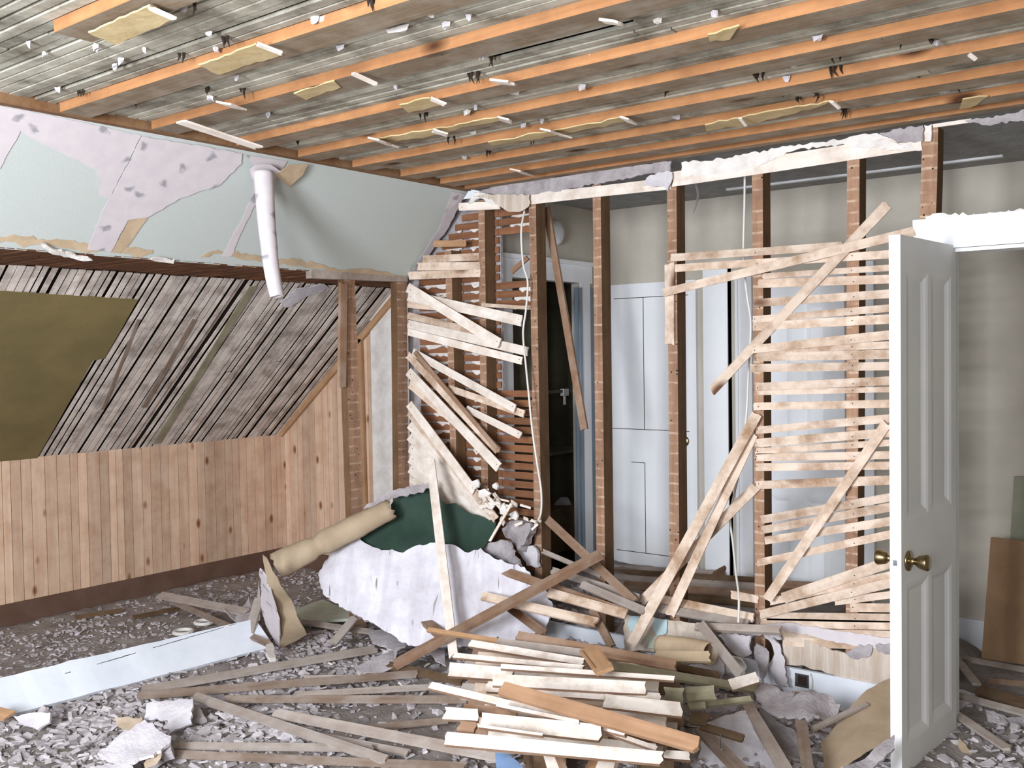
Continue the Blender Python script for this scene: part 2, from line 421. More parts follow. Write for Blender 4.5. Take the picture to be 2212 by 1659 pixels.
# recess: bare soffit, lathed lower slope, panelled knee wall and end wall
bm = bmesh.new(); slats(bm, -4.78, -4.10, .8, 4.84, 2.062, .01, .043, .006, jz=.004)
o = obj('ceiling_recess', bm, M['soffit']); o['kind'] = 'structure'
bm = bmesh.new(); box(bm, (-4.9, .7, 2.08), (-4.16, 4.88, 2.1)); struct('ceiling_recess_deck', bm, M['black'])
LA, LB = Vector((-4.75, 0, 2.055)), Vector((-6.02, 0, 1.0))
ld = (LB - LA).normalized(); LN = Vector((-ld.z, 0, ld.x)); LN = LN if LN.dot(Vector((1, 0, -1))) > 0 else -LN
LOW = ('P', LA, LN); LL = (LB - LA).length
def lowslope():
    bm = bmesh.new()                       # local: x down the slope, y along the room, z out of the slope
    y = .9
    sheet_k = 0
    while y < 4.84:
        w = .043 - random.choice((.005, .008, .011, .014, .018))
        lift = 0 if random.random() > .07 else -.012
        cuts = [0] + ([random.uniform(.3, 1.3)] if random.random() < .7 else []) + [LL]
        for a, b in zip(cuts, cuts[1:]):
            dz = random.uniform(-.003, .003) + lift
            box(bm, (a, y, dz - .004), (b - .004, y + w, dz))
        y += .043
    ly = Vector((0, 1, 0)); lx = ld; lz = LN
    if lx.cross(ly).dot(lz) < 0: pass
    me = bpy.data.meshes.new('wall_lower_slope'); bmesh.ops.recalc_face_normals(bm, faces=bm.faces); bm.to_mesh(me); bm.free()
    mw = Matrix(((lx.x, ly.x, lz.x, LA.x), (lx.y, ly.y, lz.y, LA.y), (lx.z, ly.z, lz.z, LA.z), (0, 0, 0, 1)))
    o = link('wall_lower_slope', me, M['slope'], None, mw); o['kind'] = 'structure'
    bm = bmesh.new(); obox(bm, LA + Vector((0, .8, 0)) - LN * .05, ld * LL, ly * 4.1, LN * .025); struct('wall_lower_slope_deck', bm, M['black'])
lowslope()
def panelling(name, p, u, width, top, z0):
    """upright tongue-and-groove boards along u from p; top(s) is the height at distance s"""
    bm = bmesh.new(); s = 0; nn = Vector((u.y, -u.x, 0))
    if nn.dot(CAM - p) < 0: nn = -nn
    while s < width:
        w = min(random.choice((.062, .075, .085, .05)), width - s); g = .0022
        a, b = p + u * (s + g), p + u * (s + w - g)
        vs = []
        for q, t in ((a, top(s)), (b, top(s + w))):
            for d in (0, -.012):
                vs.append([bm.verts.new((q.x + nn.x * d, q.y + nn.y * d, z)) for z in (z0, t)])
        A, A2, B, B2 = vs
        for f in ((A[0], B[0], B[1], A[1]), (A2[0], A2[1], B2[1], B2[0]), (A[0], A[1], A2[1], A2[0]), (B[0], B2[0], B2[1], B[1]), (A[1], B[1], B2[1], A2[1]), (A[0], A2[0], B2[0], B[0])): bm.faces.new(f)
        s += w
    o = obj(name, bm, M['pine'], centre=False); o['kind'] = 'structure'
    bm = bmesh.new(); q = p - nn * .03
    obox(bm, q + Vector((0, 0, z0)), u * width, -nn * .02, Vector((0, 0, top(0) - z0 - .02)))
    struct(name + '_back', bm, M['black'])
panelling('wall_knee', Vector((XK, .9, 0)), Vector((0, 1, 0)), 3.925, lambda s: 1.018, .1)
panelling('wall_recess_end', Vector((XK, 4.81, 0)), Vector((1, 0, 0)), 1.18, lambda s: min(2.02, 1.018 + s * (2.0 - 1.018) / 1.21), .02)
bm = bmesh.new(); obox(bm, Vector((-4.99, 4.80, .25)), Vector((.95, 0, 0)), Vector((0, .02, 0)), Vector((0, 0, 1.83))); struct('wall_recess_board', bm, M['plasterw'])
bm = bmesh.new(); box(bm, (XK - .01, .9, 0), (XK + .018, 4.8, .155)); struct('baseboard_knee', bm, M['base'])
bm = bmesh.new(); box(bm, (XK, 4.785, 0), (-5.0, 4.81, .155)); struct('baseboard_recess', bm, M['base'])
# hall beyond the studs
YH = 5.5
bm = bmesh.new(); box(bm, (-3.56, YH, -.02), (1.5, YH + .1, 2.62)); struct('wall_far', bm, M['beige'])
bm = bmesh.new(); box(bm, (-3.6, YP + .02, 2.53), (1.5, YH + .1, 2.58)); struct('ceiling_hall', bm, M['hallceil'])
bm = bmesh.new(); box(bm, (1.4, YP, -.02), (1.5, YH, 2.55)); struct('wall_hall_end', bm, M['beige'])
bm = bmesh.new(); box(bm, (1.5, -.6, -.02), (1.6, YP, 2.6)); struct('wall_right_light_block', bm, M['sage'])  # unseen wall added to cut the light on door and stud sides
bm = bmesh.new(); box(bm, (-6.2, .5, -.02), (-6.1, 5.0, 2.6)); box(bm, (-6.2, 4.9, -.02), (-4.92, 5.0, 2.6)); struct('outer_light_block', bm, M['black'])  # unseen dark shell added to stop light leaking in behind the recess
def endwall():
    bm = bmesh.new(); x0, x1 = -3.62, -3.56; d0, d1, dz = 4.55, 5.27, 2.05
    box(bm, (x0, YP + .12, -.02), (x1, d0, 2.55)); box(bm, (x0, d1, -.02), (x1, YH + .05, 2.55)); box(bm, (x0, d0, dz), (x1, d1, 2.55))
    struct('wall_hall_side', bm, M['beige'])
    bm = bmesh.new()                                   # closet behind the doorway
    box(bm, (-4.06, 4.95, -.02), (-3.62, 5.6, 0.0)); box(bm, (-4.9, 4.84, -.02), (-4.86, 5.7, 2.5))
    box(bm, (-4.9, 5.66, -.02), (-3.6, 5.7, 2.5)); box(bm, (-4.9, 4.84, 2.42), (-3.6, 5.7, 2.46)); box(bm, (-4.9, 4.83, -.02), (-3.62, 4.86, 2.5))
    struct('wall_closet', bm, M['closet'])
    bm = bmesh.new(); x = x1 + .018
    for a, b, z0, z1 in ((d0 - .1, d0, 0, dz), (d1, d1 + .1, 0, dz), (d0 - .13, d1 + .13, dz, dz + .11)): box(bm, (x1 - .002, a, z0), (x, b, z1))
    box(bm, (x1, d0 - .15, dz + .11), (x + .02, d1 + .15, dz + .135))
    struct('trim_closet_door', bm, M['white'])
endwall()

def panel_door(name, o, u, nn, w, h, t, panels, mat, parent_loc=None):
    """panelled leaf: o = bottom hinge corner on the near face, u along the leaf, nn towards the viewer; panels = (s0, s1, z0, z1)"""
    bm = bmesh.new(); up = Vector((0, 0, 1)); rec, bev = .014, .038
    ss = sorted({0., w} | {p[0] for p in panels} | {p[1] for p in panels}); zs = sorted({0., h} | {p[2] for p in panels} | {p[3] for p in panels})
    def V(s, z, d): return bm.verts.new(o + u * s + up * z + nn * d)
    for side in (0, 1):
        base = 0 if side == 0 else -t; sg = 1 if side == 0 else -1
        for a, b in zip(ss, ss[1:]):
            for c, d in zip(zs, zs[1:]):
                m_ = ((a + b) / 2, (c + d) / 2)
                if any(p[0] < m_[0] < p[1] and p[2] < m_[1] < p[3] for p in panels): continue
                bm.faces.new((V(a, c, base), V(b, c, base), V(b, d, base), V(a, d, base)))
        for a, b, c, d in panels:
            O = [V(a, c, base), V(b, c, base), V(b, d, base), V(a, d, base)]
            k = bev; I = [V(a + k, c + k, base - sg * rec), V(b - k, c + k, base - sg * rec), V(b - k, d - k, base - sg * rec), V(a + k, d - k, base - sg * rec)]
            k2 = k * .45; J = [V(a + k2, c + k2, base - sg * rec * .25), V(b - k2, c + k2, base - sg * rec * .25), V(b - k2, d - k2, base - sg * rec * .25), V(a + k2, d - k2, base - sg * rec * .25)]
            for i in range(4):
                j = (i + 1) % 4; bm.faces.new((O[i], O[j], J[j], J[i])); bm.faces.new((J[i], J[j], I[j], I[i]))
            bm.faces.new(I)
    for a, b in (((0, 0), (w, 0)), ((w, 0), (w, h)), ((w, h), (0, h)), ((0, h), (0, 0))):
        bm.faces.new((V(a[0], a[1], 0), V(b[0], b[1], 0), V(b[0], b[1], -t), V(a[0], a[1], -t)))
    bmesh.ops.remove_doubles(bm, verts=bm.verts, dist=1e-5)
    return obj(name, bm, mat)
def knob(o, ax, r, parent):
    bm = bmesh.new()
    lathe(bm, o, ax, [(0, r * 1.25), (.006, r * 1.25), (.009, r * .9), (.012, r * .45), (.03, r * .42), (.034, r * .62), (.04, r * .78), (.068, r * 1.0), (.074, r * .93), (.076, r * .6)], 24)
    return obj('knob', bm, M['brass'], parent, True)
# the open panelled door
HG = Vector((-1.04, 4.245, .02)); FE = Vector((-1.086, 3.669, .02)); du = (FE - HG).normalized(); dn = Vector((-du.y, du.x, 0)); dn = dn if dn.x > 0 else -dn
DWD = (FE - HG).length
door = panel_door('door_1', HG, du, dn, DWD, 1.99, .042, [(.057, .275, .95, 1.865), (.31, .525, .95, 1.865), (.057, .275, .12, .715), (.31, .525, .12, .715)], M['doorwhite'])
tag(door, 'open white panelled door with brass knobs, swung into the stripped room', 'door', kind='structure')
kz = Vector((0, 0, .80))
knob(HG + du * (DWD - .065) + kz, dn, .03, door); knob(HG + du * (DWD - .065) + kz - dn * .042, -dn, .03, door)
bm = bmesh.new(); e = HG + du * DWD + kz - dn * .033; obox(bm, e - Vector((0, 0, .03)), du * .0015, dn * .024, Vector((0, 0, .06)))
lp = obj('latch_plate', bm, M['white'], door)
bm = bmesh.new(); obox(bm, e + dn * .005 - Vector((0, 0, .01)), du * .006, dn * .014, Vector((0, 0, .02))); obj('latch', bm, M['steel'], lp)
# casing round that doorway
bm = bmesh.new()
box(bm, (-1.2, YP - .025, 2.0), (.1, YP - .001, 2.115)); box(bm, (-1.2, YP - .03, 2.1), (.1, YP - .001, 2.125)); box(bm, (-1.07, YP - .01, 1.985), (.1, YP + .1, 2.002)); box(bm, (-1.07, YP - .034, 2.0), (.1, YP, 2.012))
box(bm, (-1.185, YP - .025, 0), (-1.075, YP - .001, 2.0)); box(bm, (-1.075, YP - .006, 0), (-1.055, YP + .1, 1.99))
struct('trim_doorway', bm, M['white'])
bm = bmesh.new(); box(bm, (-.12, YP, -.02), (1.5, YP + .1, 2.0)); box(bm, (-.12, YP + .02, 2.12), (1.5, YP + .1, 2.55)); struct('wall_partition', bm, M['beige'])

# doors and cupboards on the hall's far wall
def fx(px, py=700): return at(px, py, Y(YH)).x
def fardoor(name, x0, x1, h, panels, mat, label):
    o = panel_door(name, Vector((x0, YH - .03, .02)), Vector((1, 0, 0)), Vector((0, -1, 0)), x1 - x0, h, .035, panels, mat)
    return tag(o, label, 'door', kind='structure')
x0, x1 = fx(1318), fx(1508); w = x1 - x0
d2 = fardoor('door_2', x0, x1, 2.02, [], M['white'], 'closed white door with thin panel lines at the far side of the hall')
bm = bmesh.new(); xm = fx(1395); z1, z2, z3, z4 = [at(1395, y, Y(YH - .03)).z for y in (642, 928, 1000, 1195)]
yb = YH - .0315
for a, b, c, d in ((xm - .002, xm + .002, z2, z1), (x0 + .05, x1 - .05, z1 - .002, z1 + .002), (x0 + .02, x1 - .05, z2 - .002, z2 + .002), (xm - .002, xm + .002, z4, z3), (xm - .1, xm, z3 - .002, z3 + .002), (x0 + .05, x1 - .05, z4 - .002, z4 + .002)):
    box(bm, (a, yb, c), (b, yb + .004, d))
obj('panel_seam', bm, M['grille'], d2)
knob(at(1478, 953, Y(YH - .03)), Vector((0, -1, 0)), .028, d2)
bm = bmesh.new()
xa, xb = fx(1526), fx(1580)
box(bm, (xa, YH - .045, 0), (xb, YH, 2.1)); box(bm, (xb - .02, YH - .055, 0), (xb, YH, 2.1)); struct('trim_1', bm, M['white'])
bm = bmesh.new(); xa = fx(1596); xb = fx(1630); box(bm, (xa, YH - .045, 0), (xb, YH, 2.05)); box(bm, (xa, YH - .055, 0), (xa + .018, YH, 2.05)); struct('trim_2', bm, M['white'])
x0, x1 = fx(1633), fx(1828); w = x1 - x0
d3 = fardoor('door_3', x0, x1, 2.0, [(.09, w / 2 - .035, .95, 1.86), (w / 2 + .035, w - .09, .95, 1.86), (.09, w / 2 - .035, .15, .74), (w / 2 + .035, w - .09, .15, .74)], M['greybluedoor'] if 0 else M['white'], 'closed white panelled door behind the lath-covered studs')
bm = bmesh.new(); xa, xb = fx(1868), fx(1892); box(bm, (xa, YH - .04, 0), (xb, YH, 2.08)); struct('trim_3', bm, M['white'])
bm = bmesh.new(); box(bm, (fx(2040), YH - .022, 0), (fx(2330), YH, .185)); struct('baseboard_far', bm, M['whiteboard'])
# ceiling strip and lines in the hall
bm = bmesh.new(); a, b = at(1568, 411, Z(2.52)), at(2165, 338, Z(2.52)); obox(bm, a, b - a, Vector((0, .03, 0)), Vector((0, 0, .012))); struct('trim_4', bm, M['white'])
# doorway leaf seen edge on inside the closet
bm = bmesh.new(); obox(bm, Vector((-3.555, 5.2, .02)), Vector((.012, 0, 0)), Vector((0, .28, 0)), Vector((0, 0, 2.0)))
obox(bm, Vector((-3.543, 5.24, .02)), Vector((.008, 0, 0)), Vector((0, .03, 0)), Vector((0, 0, 2.0)))
struct('door_4', bm, M['greybluedoor'])
# partition foot: baseboard and stripped plaster at the right
bm = bmesh.new(); box(bm, (-3.2, YP - .02, 0), (-1.19, YP, .17)); struct('baseboard_partition', bm, M['whiteboard'])

# ------------------------------------------------------------------ joists, ledger, studs
bm = bmesh.new()
obox(bm, Vector((-3.665, .8, ZC - .0)), Vector((.075, 0, 0)), Vector((0, YP - .8, 0)), Vector((0, 0, .06)))
o = obj('ledger_beam', bm, M['ledger']); tag(o, 'long brown wall plate where the ceiling meets the papered slope', 'beam')
JY = [(.95, -3.6), (1.42, -2.75), (1.88, -3.6), (2.255, -3.6), (2.66, -3.6), (3.0, -3.6), (3.336, -3.6), (3.67, -3.6), (3.97, -3.6), (4.17, -3.6)]
JL = ['ceiling joist crossing the top corner of the view, before the broken one', 'short broken-off ceiling joist with a sawn end and tan board beside it',
      'first full joist at the wall plate, next after the broken one', 'second full joist at the wall plate, over the cracked lilac paper',
      'third full joist, meeting the wall plate above the lilac paper', 'fourth full joist, behind the hanging white splinter',
      'fifth full joist, meeting the wall plate above the paper curl', 'third joist out from the lath partition',
      'second joist out from the lath partition', 'last joist, running along the head of the lath partition']
for (y, x), lb in zip(JY, JL):
    w = .115 if y < 4.1 else .07
    n = Vector((0, 0, -1)); a, b = Vector((x + .03, y + w / 2, ZC + .0175)), Vector((1.45, y + w / 2, ZC + .0175))
    o = plank('joist', a, b, w, .035, M['joist_under'], n, rag=.002, seg=12, mats=[M['joist_under'], M['joist']])
    tag(o, lb, 'joist', 'ceiling joists')
STUDS = [((967, 520), (979, 970), .047, 'first stud past the corner stud, white plaster oozing on both sides', 1.02),
         ((1040, 470), (1047, 1060), .047, 'stud in the middle of the brown lath bay, beside the white cable bay', 0.2),
         ((1150, 452), (1161, 1093), .047, 'stud with the white cable hanging down its face', 0.),
         ((1289, 435), (1297, 1148), .05, 'lone stud between the dark closet doorway and the white door', 0.),
         ((1451, 430), (1456, 1080), .052, 'stud with a splintered board still nailed to its edge', 0.),
         ((1636, 390), (1640, 1082), .05, 'stud at the free ends of the row of horizontal laths', 0.),
         ((1843, 380), (1840, 1208), .052, 'stud behind the middle of the horizontal laths', 0.),
         ((2009, 300), (2005, 450), .062, 'stud standing above the corner of the white door casing', 0.)]
for k, (p, q, w, lb, zb) in enumerate(STUDS):
    a, b = at(*p, Y(YP)), at(*q, Y(YP)); s = (b.x - a.x) / (b.z - a.z)
    z1 = 2.46 if k < 7 else 2.5; z0 = 0 if k != 7 else 2.12
    if k == 0: z1 = 2.2
    t = .085; off = Vector((0, t / 2, 0))
    A = Vector((a.x + s * (z1 - a.z), YP, z1)) + off; B = Vector((a.x + s * (z0 - a.z), YP, z0)) + off
    o = plank('stud', A, B, w, t, M['stud'], Vector((0, -1, 0)), rag=.003, seg=10, mats=[M['stud'], M['studside_shade']])
    tag(o, lb, 'stud', 'studs of the stripped partition')
def post(p, q, w, t, lb, z1=2.05, z0=0.):
    a, b = at(*p, X(XS)), at(*q, X(XS)); s = (b.y - a.y) / (b.z - a.z)
    A = Vector((XS - t / 2, a.y + s * (z1 - a.z), z1)); B = Vector((XS - t / 2, a.y + s * (z0 - a.z), z0))
    o = plank('stud', A, B, w, t, M['stud'], Vector((1, 0, 0)), rag=.003, seg=10, mats=[M['stud'], M['studside_shade']])
    tag(o, lb, 'stud', 'studs of the removed recess wall')
post((756, 640), (768, 1000), .085, .05, 'stud at the mouth of the recess, beside the pine panelling'); post((868, 640), (872, 1000), .085, .05, 'corner stud where the hanging laths are still nailed')
strip('splintered board hanging from the recess stud', (741, 610), (738, 838), 14, X(XS + .02), X(XS + .02), M['lathb'], 'board', 'board', t=.02)
bm = bmesh.new(); a, b = at(672, 592, X(XS + .012)), at(880, 601, X(XS + .012)); obox(bm, Vector((XS - .03, a.y, a.z - .022)), Vector((0, b.y - a.y, b.z - a.z)), Vector((.045, 0, 0)), Vector((0, 0, .045)))
tag(obj('header', bm, M['lathg']), 'short wooden header across the tops of the two recess studs', 'beam')
strip('sloping pine cleat along the edge of the recess end panelling', (604, 940), (850, 645), 11, Y(4.79), Y(4.79), M['latho'], 'cleat', 'trim', t=.02)
strip('upright pine cleat beside the white board in the recess', (777, 730), (788, 1110), 9, Y(4.79), Y(4.79), M['latho'], 'cleat', 'trim', t=.02)
strip('tan batten showing between the laths of the lower slope, by the paper curl', (547, 618), (338, 958), 13, ('P', LA + LN * .004, LN), ('P', LA + LN * .004, LN), M['lathtan_shade'], 'batten', 'batten', n=LN, t=.006, rag=.003)
strip('thin brown batten between the laths of the lower slope, beside the olive board', (300, 690), (222, 885), 6, ('P', LA + LN * .004, LN), ('P', LA + LN * .004, LN), M['lathdb'], 'batten', 'batten', n=LN, t=.006, rag=.003)
strip('faint brown batten in the middle of the lower slope laths', (420, 690), (310, 880), 8, ('P', LA + LN * .004, LN), ('P', LA + LN * .004, LN), M['lathdb'], 'batten', 'batten', n=LN, t=.006, rag=.003)
# olive board closing the opening in the lower slope
lowp = ('P', LA + LN * .006, LN)
o = sheet('panel', [(-40, 628), (298, 648), (262, 712), (225, 775), (200, 779), (135, 895), (80, 990), (-40, 1000)], lowp, M['olive'], .008, .5, 40, grid=60)
tag(o, 'olive green board covering the lower slope beside the knee wall', 'panel')

# ------------------------------------------------------------------ laths across the studs at the door side
YF = YP - .0045
G1 = 'laths across the studs beside the open door'
nail_bm = bmesh.new(); lathe(nail_bm, Vector(), Vector((0, 0, 1)), [(-.002, .0022), (.0006, .0026), (.0012, .0016)], 8)
NAIL = bpy.data.meshes.new('nail'); nail_bm.to_mesh(NAIL); nail_bm.free(); NAIL.materials.append(M['grille'])
def nails(o, spots, t=.007):
    for x, y in spots:
        k = bpy.data.objects.new('nail', NAIL); COL.objects.link(k); k.parent = o; k.location = (x, y, t / 2)
def stud_nails(o):
    c = o.matrix_world.translation.x; d = o.matrix_world.col[0].x; L = o.dimensions.x
    for sx in (-2.331, -1.893, -1.455):
        x = (sx - c) / d
        if abs(x) < L / 2 - .005: nails(o, [(x + random.uniform(-.006, .006), random.uniform(-.006, .006))])
RIGHT = [((1448, 557), (1822, 531), 17, 0, 'topmost lath across the three studs beside the white door, stained brown'),
 ((1449, 580), (1975, 546), 17, 0, 'second lath down across the studs beside the white door, pale and long'),
 ((1646, 597), (1975, 575), 13, 0, 'third lath down, half hidden under the crossing long lath'),
 ((1636, 613), (1975, 601), 19, 0, 'fourth lath down beside the white door, wide and grey'),
 ((1626, 655), (1975, 631), 18, 0, 'fifth lath down, wide gap above and below it'),
 ((1625, 691), (1975, 661), 16, .010, 'sixth lath down, rising over the one below it'),
 ((1623, 706), (1975, 686), 19, .012, 'seventh lath down, doubled against a stained one'),
 ((1622, 755), (1975, 718), 19, .012, 'eighth lath down, with a small dark knot near its middle'),
 ((1640, 757), (1975, 743), 15, 0, 'ninth lath down, mostly hidden behind a slanting one'),
 ((1633, 772), (1975, 764), 19, 0, 'tenth lath down, clean and straight'),
 ((1619, 795), (1975, 790), 18, 0, 'eleventh lath down, its end sticking out past the stud'),
 ((1629, 836), (1975, 820), 18, .008, 'twelfth lath down, overlapping a thinner lath'),
 ((1633, 848), (1975, 840), 12, 0, 'thirteenth lath down, thin and half covered'),
 ((1627, 878), (1975, 871), 17, 0, 'fourteenth lath down, just over the heads of the leaning laths'),
 ((1631, 930), (1975, 899), 17, 0, 'fifteenth lath down, rising toward the white door'),
 ((1625, 958), (1975, 930), 19, .009, 'sixteenth lath down, first of a tight bunch of four'),
 ((1631, 975), (1975, 953), 14, 0, 'seventeenth lath down, second of a tight bunch of four'),
 ((1631, 988), (1975, 982), 17, 0, 'eighteenth lath down, grey-streaked, third of a tight bunch of four'),
 ((1630, 1009), (1975, 1005), 17, 0, 'nineteenth lath down, warm pink, last of a tight bunch of four'),
 ((1631, 1048), (1975, 1035), 19, 0, 'single pale lath below the tight bunch of four'),
 ((1643, 1123), (1975, 1065), 18, 0, 'steep pale lath, uppermost of three rising together'),
 ((1645, 1145), (1975, 1086), 18, 0, 'steep pale lath with a big knot, middle of three rising together'),
 ((1650, 1168), (1975, 1118), 18, 0, 'steep pale lath, lowest of three rising together'),
 ((1635, 1216), (1975, 1143), 17, .009, 'stained lath rising at the height of the brass knob'),
 ((1690, 1293), (1975, 1196), 25, .012, 'wide knotty lath sagging from the door knob to the floor'),
 ((1661, 1300), (1975, 1232), 17, .003, 'lath between the two sagging knotty laths'),
 ((1640, 1328), (1975, 1246), 20, .020, 'long sagging lath with two knots, ending in a nailed tip'),
 ((1578, 1284), (1640, 1295), 17, .002, 'short pale lath end sticking out past the stud near the floor'),
 ((1800, 1300), (1975, 1278), 16, 0, 'lath just above the knotty stub at the wall foot'),
 ((1834, 1312), (1975, 1313), 19, 0, 'broken lath stub with a large knot low beside the door'),
 ((1655, 1331), (1975, 1336), 18, .0, 'lath low on the wall, first of four still plastered'),
 ((1631, 1344), (1975, 1352), 19, .0, 'lath low on the wall, second of four still plastered'),
 ((1684, 1367), (1975, 1374), 20, .0, 'lath low on the wall, third of four still plastered'),
 ((1690, 1386), (1975, 1397), 20, .0, 'lath low on the wall, fourth of four, just over the stripped plaster')]
for p, q, w, lift, lb in RIGHT:
    o = strip(lb, p, q, w, Y(YF - lift), Y(YF - lift), M['lath'], group=G1, t=.007); bpy.context.view_layer.update(); stud_nails(o)
strip('long stained lath slanting across the topmost laths', (1430, 633), (1978, 499), 19, Y(YF - .03), Y(YF - .02), M['lath'])
strip('long lath slanting steeply from mid wall up past the top laths', (1536, 846), (1919, 440), 21, Y(YF - .010), Y(YF - .016), M['lath'])
strip('long lath leaning from the floor up to the white door edge', (1656, 1297), (1917, 912), 22, Y(YF - .05), Y(YF - .02), M['lath'])
strip('loose lath leaning from the stud down to the painted plaster, foremost of three', (1363, 1394), (1636, 893), 23, Y(3.97), Y(YF - .02), M['lath'])
strip('loose lath leaning from the stud to the lath heap, middle of three', (1446, 1331), (1628, 936), 21, Y(4.08), Y(YF - .012), M['lath'])
strip('loose lath leaning low behind the other two', (1383, 1302), (1635, 1049), 21, Y(4.16), Y(YF - .004), M['lath'])
strip('splintered upright board nailed to the edge of a stud', (1447, 563), (1447, 755), 20, Y(YF - .006), Y(YF - .006), M['lath'], 'board', 'board', t=.012, rag=.03)
# head of the partition
strip('pale lath nailed along the head of the studs, nearer the slope', (1146, 430), (1450, 396), 24, Y(YF), Y(YF), M['lathw'], rag=.002)
strip('pale lath nailed along the head of the studs, nearer the doorway', (1450, 388), (1992, 305), 34, Y(YF), Y(YF), M['lathw'], rag=.01)
c3 = Crop(1472, 0, 740 / 2192); c2 = Crop(740, 0, 740 / 2192)
def flake(name, lb, pts, lift=.012, mat='plaster', cat='plaster', thick=.008, amp=3, bump=.012, pl=None, **k):
    o = sheet(name, pts, pl or Y(YP - lift), M[mat], thick, amp, 8, bump, 9, **k)
    return tag(o, lb, cat)
flake('plaster_remnant', 'long grey plaster strip under the last joist, toward the slope', c2.pts((840, 1230), (1100, 1160), (1500, 1110), (1900, 1050), (2100, 1030), (2100, 1120), (1960, 1110), (1500, 1200), (1180, 1250), (1000, 1250)), mat='plasterg')
flake('plaster_remnant', 'white plaster remnant above the long head lath', c3.pts((0, 1040), (300, 1010), (600, 950), (900, 905), (1250, 850), (1400, 930), (1520, 880), (1540, 960), (1380, 960), (1000, 925), (740, 955), (500, 1060), (300, 1110), (0, 1130)), mat='plasterw')
flake('plaster_remnant', 'grey plaster patch beside the stud over the doorway casing', c3.pts((1260, 850), (1540, 800), (1545, 900), (1380, 915)), lift=.016, mat='plasterg')
flake('wallpaper_flap', 'brown striped wallpaper flap hanging at the head of the brown laths', [(1020, 424), (1060, 420), (1144, 420), (1142, 446), (1122, 458), (1100, 458), (1078, 445), (1062, 430)], lift=.03, mat='streak', cat='wallpaper', thick=.003)
flake('plaster_remnant', 'torn white plaster crumb at the corner of slope and partition', [(1010, 440), (1016, 420), (1040, 416), (1062, 428), (1082, 446), (1060, 440), (1035, 428)], lift=.02, mat='plasterw')
flake('wallpaper_flap', 'grey paper tongue drooping over the stud with the splintered board', [(1385, 400), (1405, 378), (1440, 368), (1452, 372), (1450, 395), (1442, 414), (1430, 402)], lift=.03, mat='plaster', cat='wallpaper', thick=.003)
flake('plaster_remnant', 'small white plaster corner beside the stud over the doorway', [(1995, 270), (2012, 268), (2010, 305), (1996, 305)], lift=.02, mat='plasterw')
flake('plaster_remnant', 'white plaster ledge on top of the doorway casing', [(2000, 468), (2040, 460), (2120, 464), (2212, 452), (2240, 452), (2240, 462), (2100, 470), (2000, 478)], lift=.02, mat='plasterw', amp=4)
strip('white strip of lath at the ceiling edge over the doorway', (2012, 273), (2100, 260), 8, Y(YF), Y(YF), M['lathw'])
flake('plaster_remnant', 'grey plaster ridge at the ceiling edge over the doorway', [(2085, 262), (2160, 250), (2240, 232), (2240, 262), (2190, 262), (2130, 270)], mat='plasterg')
bm = bmesh.new(); q = spline([at(*p, Y(at(1504, 398, Z(2.53)).y)) for p in ((1504, 398), (1508, 420), (1503, 445), (1497, 462))], 5); tube(bm, q, .006, 6, [.01 - .0085 * i / (len(q) - 1) for i in range(len(q))])
tag(obj('cobweb', bm, M['plasterg']), 'grey cobweb strand hanging from the hall ceiling', 'cobweb')

# ------------------------------------------------------------------ brown back laths with plaster keys
XB0, XB1 = -4.12, -3.16
rows = []; z = .42; pitch = .0505; i = 0
while z < 2.44:
    xl = max(XB0, -4.11 + max(0, (z - 2.05)) * 1.02 + .02); rows.append((z, xl)); z += pitch
nR = len(rows)
xm = -3.47
G2 = 'brown laths on the far face of the studs'
def keys(bm, x0, x1, z, y):
    n = max(3, int((x1 - x0) / .012)); f = []
    pk = random.uniform(.4, 1)
    top = [bm.verts.new((x0 + (x1 - x0) * k / n, y + .003, z + .012)) for k in range(n + 1)]
    bot = []
    for k in range(n + 1):
        h = .014 + .030 * pk * max(0, noise.noise(Vector((x0 * 9 + k * .32, z * 31, 2.))) + .5) * min(1, k / 2, (n - k) / 2)
        bot.append(bm.verts.new((x0 + (x1 - x0) * k / n, y - .009, z + .012 - h)))
    back = [bm.verts.new((v.co.x, y + .02, v.co.z + .006)) for v in bot]
    for k in range(n):
        bm.faces.new((top[k], top[k + 1], bot[k + 1], bot[k])); bm.faces.new((bot[k], bot[k + 1], back[k + 1], back[k]))
kb = bmesh.new(); YB = YP + .094
